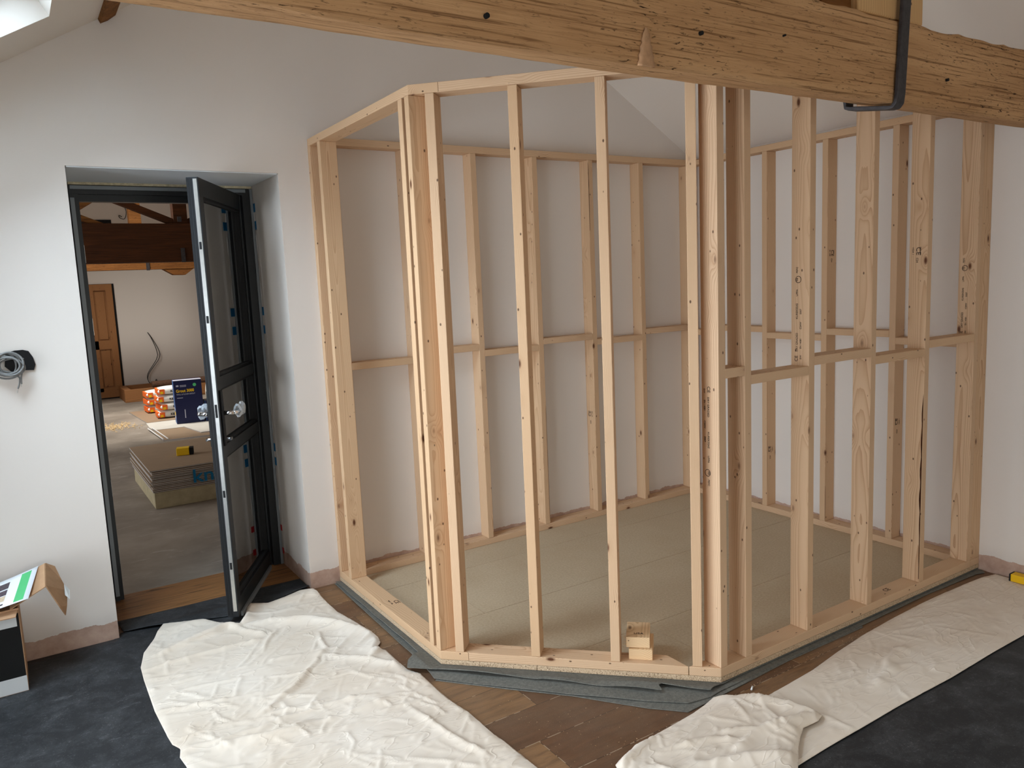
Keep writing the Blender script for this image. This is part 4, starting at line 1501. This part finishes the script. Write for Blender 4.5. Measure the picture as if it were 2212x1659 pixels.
bm = bmesh.new(); box(bm, (-2.46, -.012, 2.03), (-2.415, 0, 2.2)); link('bolt_plate', bm, 'iron', t2)
# pine door on the far wall
d2 = empty('door_2', (0, 10.3, 0)); tag(d2, kind='structure')
bm = bmesh.new(); box(bm, (-3.42, -.012, 0), (-3.16+.43, 0, 1.885)); link('door_opening', bm, 'black', d2)
bm = bmesh.new()
x0_, x1_, zt_ = -3.40, -2.765, 1.86
mmd = Matrix.Translation((x0_, -.05, .02))
W2 = x1_-x0_
box(bm, (0, 0, 0), (.10, .035, zt_)); box(bm, (W2-.10, 0, 0), (W2, .035, zt_)); box(bm, (W2/2-.04, 0, .10), (W2/2+.04, .035, zt_-.10))
for z0_, z1_ in ((0, .16), (.80, .94), (zt_-.10, zt_)):
    box(bm, (.10, 0, z0_), (W2-.10, .035, z1_))
for a_, b_ in ((.10, W2/2-.04), (W2/2+.04, W2-.10)):
    for c_, d_ in ((.16, .80), (.94, zt_-.10)):
        box(bm, (a_, .029, c_), (b_, .034, d_)); box(bm, (a_+.022, .010, c_+.022), (b_-.022, .028, d_-.022), bevel=.006)
link('door_leaf', bm, 'pine_door', d2, mmd)
# small dark opening high on far gable
bm = bmesh.new(); box(bm, (-3.10, 10.285, 2.72), (-2.663, 10.2995, 2.915)); tag(link('window_5', bm, 'black'), kind='structure')

# cables on the far wall
fc = empty('wall_cable', (0, 10.29, 0)); tag(fc, 'two thin dark cables hanging from the far white wall with tangled ends', 'cable')
for dx in (0, .035):
    bm = bmesh.new(); tube(bm, spline([(-2.294, 0, 1.05), (-2.25+dx*.3, -.03, .95), (-2.19+dx, -.05, .74), (-2.20+dx, -.05, .60), (-2.36+dx*.5, -.05, .36), (-2.36, -.05, .22), (-2.29+dx, -.05, .16), (-2.24, -.04, .25), (-2.25+dx, -.05, .18)], 8), .006, 5); link('cable', bm, 'cable_dark', fc)
fc = tag(empty('wall_cable', (0, 10.29, 0)), 'short dark cable with a curled end high on the far gable', 'cable')
bm = bmesh.new(); tube(bm, spline([(-2.445, 0, 3.15), (-2.428, -.03, 3.03), (-2.464, -.03, 2.93), (-2.53, -.03, 2.945), (-2.54, -.03, 2.985), (-2.50, -.03, 2.96)], 8), .006, 5); link('cable', bm, 'cable_dark', fc)

# grout boxes
gb = empty('grout_box', (-2.573, 6.50, .013), 0.0); gb.rotation_euler.z = -.10
tag(gb, 'big navy blue cardboard box of grout with yellow lettering in the far room', 'box', 'navy grout boxes')
def grout(parent, wd, dp, ht, big=True):
    bm = bmesh.new(); box(bm, (0, 0, 0), (wd, dp, ht), bevel=.004)
    for f in bm.faces:
        if f.calc_center_median().x < .002: f.material_index = 1
    link('carton', bm, ['box_blue', 'box_blue_side'], parent)
    if big:
        bm = bmesh.new(); box(bm, (0, -.004, ht), (wd, dp*.5, ht+.004)); link('lid_edge', bm, 'grey_text', parent)
    fm = lambda x, z: frame_mx((x, -.0015, z), (1, 0, 0), (0, 0, 1))
    if big:
        text('lettering', 'Grout 3000', .052, fm(.025, ht-.150), 'yellow', parent, .0004, .86, .0012)
        text('lettering', 'WALL & FLOOR GROUT', .024, fm(.027, ht-.185), 'grey_text', parent, .0004, .86)
        bm = bmesh.new(); tube(bm, [(wd-.085, -.0015, ht-.065), (wd-.085, 0, ht-.065)], .021, 20)
        link('round_badge', bm, 'green', parent)
        for a_, b_, c_, d_ in ((.030, .06, ht-.077, ht-.057), (.075, .15, ht-.066, ht-.060), (.075, .15, ht-.080, ht-.074), (.03, .10, ht-.225, ht-.219), (.105, .115, .07, .18)):
            bm = bmesh.new(); box(bm, (a_, -.001, c_), (b_, 0, d_)); link('printed_mark', bm, 'grey_text', parent)
        bm = bmesh.new(); box(bm, (-.001, .04, .10), (0, dp-.05, .15)); link('printed_label', bm, 'yellow', parent)
        for c_, d_ in ((.165, .20), (.06, .09)):
            bm = bmesh.new(); box(bm, (-.001, .05, c_), (0, dp-.05, d_)); link('printed_mark', bm, 'grey_text', parent)
grout(gb, .335, .235, .555)
gb2 = empty('grout_box', (-2.222, 6.44, .013)); gb2.rotation_euler.z = -.08
tag(gb2, 'lower navy blue grout box partly hidden behind the door leaf', 'box', 'navy grout boxes')
grout(gb2, .26, .22, .27, False)
bm = bmesh.new(); box(bm, (.03, -.001, .10), (.036, 0, .16)); link('printed_mark', bm, 'grey_text', gb2)


def sack(loc, rz, sx, sy, sz, lab, word=True):
    e = empty('powder_sack', loc, rz); tag(e, lab, 'sack', 'white and orange powder sacks')
    bm = bmesh.new()
    bmesh.ops.create_cube(bm, size=1)
    bmesh.ops.subdivide_edges(bm, edges=bm.edges[:], cuts=7, use_grid_fill=True)
    for v in bm.verts:
        x, y, z = v.co
        e_ = (1-(2*abs(x))**6*.35)
        f_ = (1-(2*abs(y))**4*.30)*(1-(2*abs(x))**4*.30)
        v.co = Vector((x*sx*(1-.10*(2*z)**2), y*sy*(1-.06*(2*z)**2), (z*f_+.5)*sz))
        v.co += Vector((0, 0, noise.noise(Vector((x*5, y*5, loc[2]*40)))*.003*(z+.5)*(1 if abs(z) < .49 else 0)))
    link('bag', bm, 'bag_white', e, smooth=True)
    # printed orange end and side band
    bm = bmesh.new(); box(bm, (-sx/2-.004, -sy*.42, sz*.14), (-sx/2+.02, sy*.42, sz*.80)); link('orange_print', bm, 'bag_orange', e)
    bm = bmesh.new(); box(bm, (-sx/2+.02, -sy/2-.003, sz*.16), (-sx/2+.085, -sy/2+.02, sz*.80)); link('orange_print', bm, 'bag_orange', e)
    bm = bmesh.new(); box(bm, (-sx/2+.03, -sy/2-.0036, sz*.2), (-sx/2+.065, -sy/2-.003, sz*.5)); link('yellow_print', bm, 'yellow', e)
    if word:
        text('lettering', 'KERA', .040, frame_mx((-sx/2+.155, -sy/2-.004, sz*.36), (1, 0, 0), (0, 0, 1)), 'ink', e, .0004, 1.1, .001)
    return e


names_ = ['bottom', 'second lowest', 'second highest', 'topmost']
for k in range(4):
    sack((-2.43+(.012 if k % 2 else -.01), 7.29+random.uniform(-.01, .01), .016+.104*k), random.uniform(-.05, .05), .50, .34, .103, '%s white and orange powder sack of the front stack' % names_[k])
for k in range(3):
    sack((-2.475, 7.95, .0165+.104*k), random.uniform(-.05, .05), .52, .34, .103, '%s white powder sack of the stack behind' % ('lowest', 'middle', 'upper')[k], False)
sack((-1.86, 7.35, .03), 1.5, .34, .30, .45, 'upright white sack beside the navy grout boxes', False)

# timber tray
tr_ = empty('timber_tray', (-2.83, 9.43, 0)); tag(tr_, 'long brown timber trough lying by the far white wall', 'timber trough')
def piece(a, b, nm='side_board'):
    bm = bmesh.new(); L_ = b[0]-a[0]
    box(bm, a, b, bevel=.005)
    # grain along x: rotate mesh so local z is x
    R_ = Matrix.Rotation(math.radians(90), 4, 'Y')
    bmesh.ops.transform(bm, matrix=R_.inverted(), verts=bm.verts)
    return link(nm, bm, 'crate_wood', tr_, R_)
piece((0, 0, 0), (1.6, .06, .20)); piece((0, .70, 0), (1.6, .76, .20)); piece((0, .061, 0), (.10, .699, .20), 'end_board'); piece((.10, .061, 0), (1.6, .699, .04), 'base_board')
bm = bmesh.new(); tube(bm, spline([(-2.42, 9.46, .251), (-2.2, 9.46, .251), (-1.5, 9.46, .251)], 8), [.049+.002*math.sin(k) for k in range(17)], 12)
tag(link('brown_roll', bm, 'bark'), 'rough dark brown log lying on the timber trough', 'log')

# plasterboard sheets on the far floor
def boards(name, pts, z, th, mat, lab, me='board_edge'):
    bm = bmesh.new(); prism(bm, pts, z, z+th, 0, 1)
    return tag(link(name, bm, [mat, me]), lab, 'plasterboard', 'loose board sheets on the far floor')
boards('board_sheet', [(-2.908, 7.777), (-2.865, 6.926), (-1.7, 6.95), (-1.7, 8.2), (-2.93, 8.2)], .002, .012, 'board_face', 'tan board sheet under the powder sacks')
boards('board_sheet', [(-2.898, 6.515), (-2.877, 6.263), (-1.5, 6.15), (-1.5, 6.92), (-2.88, 6.92)], .001, .011, 'board_pale', 'pale board sheet under the grout boxes')
boards('board_sheet', [(-2.885, 6.24), (-2.905, 5.45), (-1.5, 5.30), (-1.5, 6.12)], .001, .011, 'board_face', 'brown board sheet just behind the plasterboard stack')
boards('board_sheet', [(-2.55, 6.20), (-2.46, 5.60), (-1.4, 5.5), (-1.4, 6.14)], .0125, .011, 'board_pale', 'pale grey board sheet overlapping the brown one')
for dx, nm_ in ((0, 'left of two thin white plaster bead strips beside the brown board'), (.05, 'right of two thin white plaster bead strips, lying on the brown board')):
    bm = bmesh.new(); tube(bm, [(-2.93+dx, 6.40, .022), (-2.90+dx, 5.45, .022)], .007, 6)
    tag(link('metal_bead', bm, 'white_plastic'), nm_, 'bead strip', 'white bead strips')

# main plasterboard stack
stack = empty('plasterboard_stack', (-3.44, 2.385, 0)); tag(stack, 'stack of grey plasterboard sheets with blue lettering on a low base', 'plasterboard stack')
bm = bmesh.new(); box(bm, (.005, 0, 0), (2.35, 1.16, .128), bevel=.004); link('base_block', bm, 'insul', stack)
rr = random.Random(12)
NB = 14
zz = .129
for k in range(NB):
    th = .0128
    ox = rr.uniform(-.016, .016)-(.014 if k > 9 else 0); oy = rr.uniform(-.009, .009)
    bm = bmesh.new(); prism(bm, [(ox, oy), (2.40+ox, oy), (2.40+ox, 1.19+oy), (ox, 1.19+oy)], 0, th-rr.choice((.0012, .0028, .0036)), 0, 1)
    bmesh.ops.bevel(bm, geom=[e_ for e_ in bm.edges if abs(e_.verts[0].co.z-e_.verts[1].co.z) < .001], offset=.0015, segments=1, affect='EDGES')
    link('board', bm, ['board_face', 'board_edge'], stack, Matrix.Translation((0, 0, zz)))
    zz += th
text('lettering', 'knauf', .150, frame_mx((.290, -.0105, .166), (1, 0, 0), (0, 0, 1)), 'logo_blue', stack, .0006, 1.15, .002)
# small yellow box on the stack
yb = empty('small_box', (-3.235, 2.62, zz+.0005), -.25); tag(yb, 'small yellow box with a black end on top of the plasterboard stack', 'box')
yb.location = (-3.10, 2.86, zz+.0005)
bm = bmesh.new(); box(bm, (-.07, -.035, 0), (.03, .045, .062), bevel=.003); link('carton', bm, 'yellow', yb)
bm = bmesh.new(); box(bm, (.031, -.034, .001), (.062, .044, .060), bevel=.002); link('end_print', bm, 'ink', yb)
# shavings heap
bm = bmesh.new()
for k in range(240):
    x = rr.gauss(-3.22, .11); y = rr.gauss(6.95, .16); a_ = rr.uniform(0, 6.28); L_ = rr.uniform(.01, .035)
    tube(bm, [(x, y, .004+rr.random()*.012), (x+L_*math.cos(a_), y+L_*math.sin(a_), .006+rr.random()*.02)], .0035, 4)
tag(link('wood_shavings', bm, 'shaving'), 'scatter of pale wood shavings on the far concrete floor', 'wood shavings', kind='stuff')
